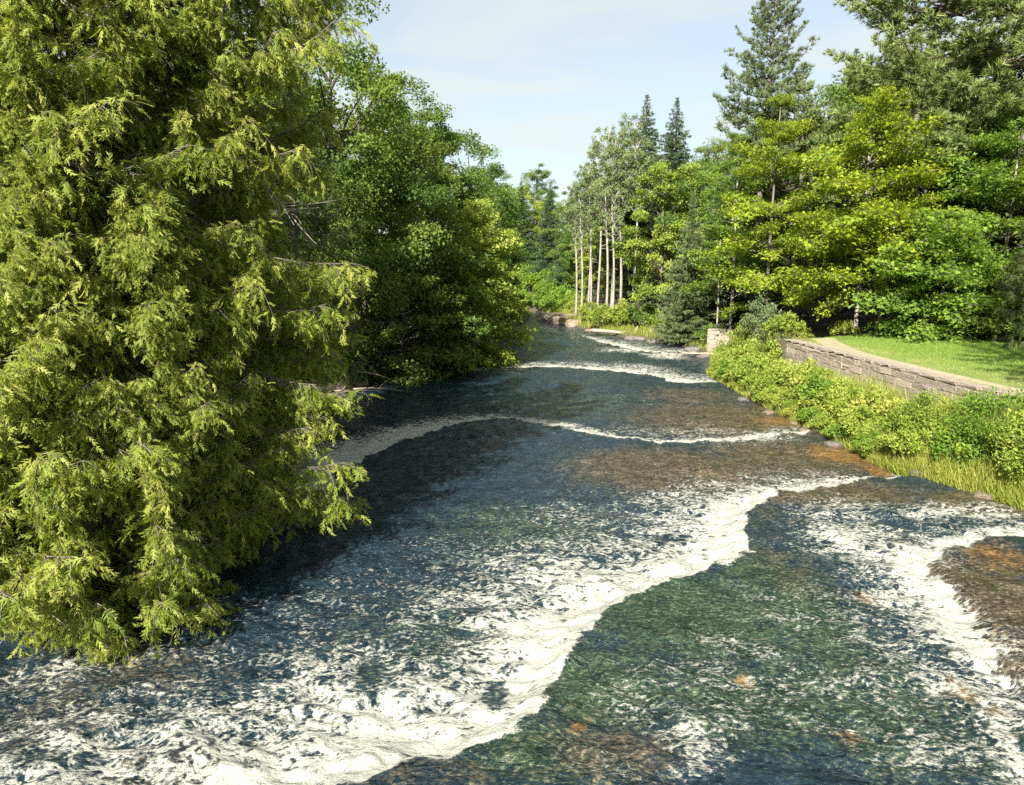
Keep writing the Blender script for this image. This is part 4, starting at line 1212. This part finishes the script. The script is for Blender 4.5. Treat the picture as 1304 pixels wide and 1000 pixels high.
# ------------------------------------------------------------------ grass
def blades(name, P, h, mat, w, rs, tint, kind='stuff'):
    n = len(P)
    a = rs.rand(n) * 6.28
    X = np.stack([np.cos(a), np.sin(a), 0 * a], -1)
    Y = np.stack([-np.sin(a), np.cos(a), 0 * a], -1)
    Z = norm(np.stack([rs.normal(size=n) * .22, rs.normal(size=n) * .22, np.ones(n)], -1))
    g = Geo()
    g.place(*BLADE, P, np.stack([X, Y, Z], 1), np.stack([np.full(n, w) * rs.uniform(.7, 1.3, n), h * .8, h], -1), 0, tint)
    return obj(name, g.mesh(name, [mat]), kind=kind)
def grasses():
    rs = np.random.RandomState(91)
    n = 80000
    y = rs.uniform(15, 45, n)
    d = rs.rand(n) ** 1.3 * 3.3 - .1
    x = rb(y) + .12 + d
    dens = fbm(x, y, 1.0, 31)
    k = (x < wall_x(y) - .06) & (dens > np.where(d < .9, .22, .40))
    x, y, d = x[k], y[k], d[k]
    h = rs.uniform(.25, .75, len(x)) * (.5 + .9 * fbm(x, y, 1.6, 33)) * np.interp(d, [0, .5], [.75, 1]) * np.interp(y, [20, 23], [1.5, 1]) * np.interp(d, [.8, 1.6], [1, 1.9])
    blades('bank_grass', np.stack([x, y, ground_z(x, y) - .02], -1), h, M_GRASS, .028, rs, np.clip(.45 + .5 * (fbm(x, y, .9, 35) - .4) + .15 * rs.normal(size=len(x)), 0, 1))
    n = 80000
    y = rs.uniform(14, 43, n)
    x = wall_x(y) + .35 + rs.rand(n) ** .8 * 10
    bare = np.exp(-((x - (wall_x(np.minimum(y, 38)) + 1.0 + sstep(31, 48, y) * 3.6)) / .62) ** 2)
    k = (rs.rand(n) > bare * .9) & (x < 27)
    x, y = x[k], y[k]
    dry = np.exp(-((x - wall_x(y) - 1.4) / 1.7) ** 2)
    t = .40 + .42 * dry * fbm(x, y, 1.1, 37) * 1.6 - .2 + .4 * fbm(x, y, 2.2, 38) + .1 * rs.normal(size=len(x))
    blades('lawn_grass', np.stack([x, y, ground_z(x, y) - .01], -1), rs.uniform(.05, .13, len(x)) * (1 - .45 * dry), M_LAWN, .022, rs, np.clip(t, 0, 1))
    # rough grass and weeds on the other banks
    n = 26000
    y = rs.uniform(45, 112, n)
    x = np.where(rs.rand(n) < .75, rb(y) + .3 + rs.rand(n) * 4, lb(y) - .3 - rs.rand(n) * 3)
    blades('bank_grass', np.stack([x, y, ground_z(x, y) - .02], -1), rs.uniform(.2, .6, n), M_GRASS, .05, rs, np.clip(.4 + .2 * rs.normal(size=n), 0, 1))
grasses()

# ------------------------------------------------------------------ rocks, logs and driftwood
def rock_mat(name, a, b):
    m, t, out, node, math_, mix, ramp, attr, step = nt(name)
    tc = node('TexCoord')
    n = node('TexNoise', Vector=tc.outputs['Object'], Scale=3.0, Detail=8.0, Roughness=0.7)
    c = ramp(n.outputs['Fac'], [(0.3, a), (0.7, b)])
    bp = node('Bump', Height=n.outputs['Fac'], Strength=0.8, Distance=0.15)
    p = node('BsdfPrincipled', Base__Color=c, Roughness=0.7, Normal=bp.outputs[0])
    t.links.new(p.outputs[0], out.inputs[0])
    return m
R_BR = rock_mat('brown_rock', (0.07, 0.05, 0.035), (0.28, 0.21, 0.15))
R_GR = rock_mat('grey_rock', (0.05, 0.045, 0.04), (0.20, 0.18, 0.155))
ROCKS = [boulder_mesh('rock', (R_BR, R_GR)[i % 2], 70 + i, 3, .5) for i in range(4)]
for x, y, s_, k, lab in [(5.6, 93, (2.6, 2.2, 2.4), 0, 'flat brown rock jutting out at the river bend'), (6.4, 90, (2.2, 1.8, 2.2), 2, 'brown slab of shore rock under the leftmost poplars'), (5.4, 98, (2.0, 1.8, 1.6), 0, 'low brown rock farthest along the point'), (7.5, 84.5, (1.8, 1.4, 1.8), 2, 'rounded brown shore rock below the green bushes'), (6.7, 87, (1.2, .8, .5), 1, 'small wet rock beside the brown slab'),
                         (9.2, 77.5, (1.4, .8, .5), 2, 'flat rock under the stranded log'), (12.2, 68.2, (1.5, .9, .6), 1, 'dark grey rock at the right end of the stranded log'), (13.4, 65.8, (1.2, .8, .6), 3, 'grey rock in the cove beside the small rapid'), (15.2, 58.5, (.9, .7, .5), 1, 'dark rock at the back of the cove'), (14.6, 53.4, (.7, .5, .5), 3, 'small rock at the foot of the wall stub')]:
    obj('rock', ROCKS[k], loc=(x, y, base_level(y) + .05), rot=(0, 0, x), scale=s_, label=lab, cat='rock')
for i, (x, y, s_) in enumerate([(11.7, 27.5, .25), (11.6, 24.8, .3), (11.6, 31.2, .28), (11.5, 34.5, .3), (11.9, 29, .2), (12.2, 20.3, .28), (12.7, 18.2, .25), (-9.2, 33, .5), (-8.6, 39, .6), (-9.6, 26, .6)]):
    obj('rock', ROCKS[i % 4], loc=(x, y, float(water_state(np.array([x]), np.array([y]))[0][0]) + .02), rot=(0, 0, i * 1.7), scale=s_, label='small wet stone at the water edge below the bank plants', cat='rock', group='stones along the water edge')
def log_mesh(seed, L, r, mat, forks=3):
    rs = np.random.RandomState(seed)
    g = Geo()
    s = np.linspace(0, 1, 9)
    ax = np.stack([L * (s - .5), .04 * L * np.sin(s * 4 + seed), .03 * L * np.sin(s * 3 + seed * 2)], -1)
    g.tube(ax, r * (1 - .6 * s), 7, 0, cap=True)
    for k in range(forks):
        u = rs.uniform(.4, .95)
        b = np.array([np.interp(u, s, ax[:, i]) for i in range(3)])
        d = norm(np.array([rs.uniform(.2, 1), rs.uniform(-1, 1), rs.uniform(-.1, .9)]))
        q = np.linspace(0, 1, 5)[:, None]
        g.tube(b + d * q * L * rs.uniform(.12, .3) + np.array([0, 0, -.1]) * q * q, r * .38 * (1 - .8 * q[:, 0]), 4, 0)
    return g.mesh('log', [mat])
for i, (x, y, z, L, r, rz, ry, lab) in enumerate([(10.6, 71.5, .3, 5.5, .22, -.55, 0, 'stranded pale log lying along the far shore'), (12.3, 69.6, .5, 1.6, .13, 1.2, -.9, 'stump of driftwood sticking up at the end of the stranded log'), (14.6, 52.2, .35, 4.2, .09, 2.6, .12, 'pale driftwood pole slanting from the wall stub into the water'), (13.6, 53.6, .15, 3.0, .06, 2.9, .05, 'thin driftwood stick in the water beside the slanting pole'),
                                                  (7.0, 88.5, 1.2, 4.0, .05, .1, 0, 'thin bleached stem lying across the brown rock shore'), (-8.4, 34.5, .5, 3.8, .07, .5, .15, 'bare branch stranded in the shallow rapid under the dark cedar'), (-7.4, 38.6, .6, 3.2, .05, .9, .3, 'dead grey branch propped on the shaded bank'), (-6.6, 42, .6, 3.0, .05, .2, .45, 'leaning dead stick under the overhanging dark tree'), (-9.0, 31.5, .3, 3.4, .08, -.3, .1, 'dark driftwood log at the foot of the shaded cedars'), (-7.0, 36.4, .2, 2.6, .035, .4, .1, 'curved thin branch trailing in the white water')]):
    obj('driftwood_log', log_mesh(500 + i, L, r, M_LOG if i not in (8,) else M_BARK_DK, 2 + (i * 2) % 4), loc=(x, y, base_level(y) + z), rot=(0, ry, rz), label=lab, cat='log')
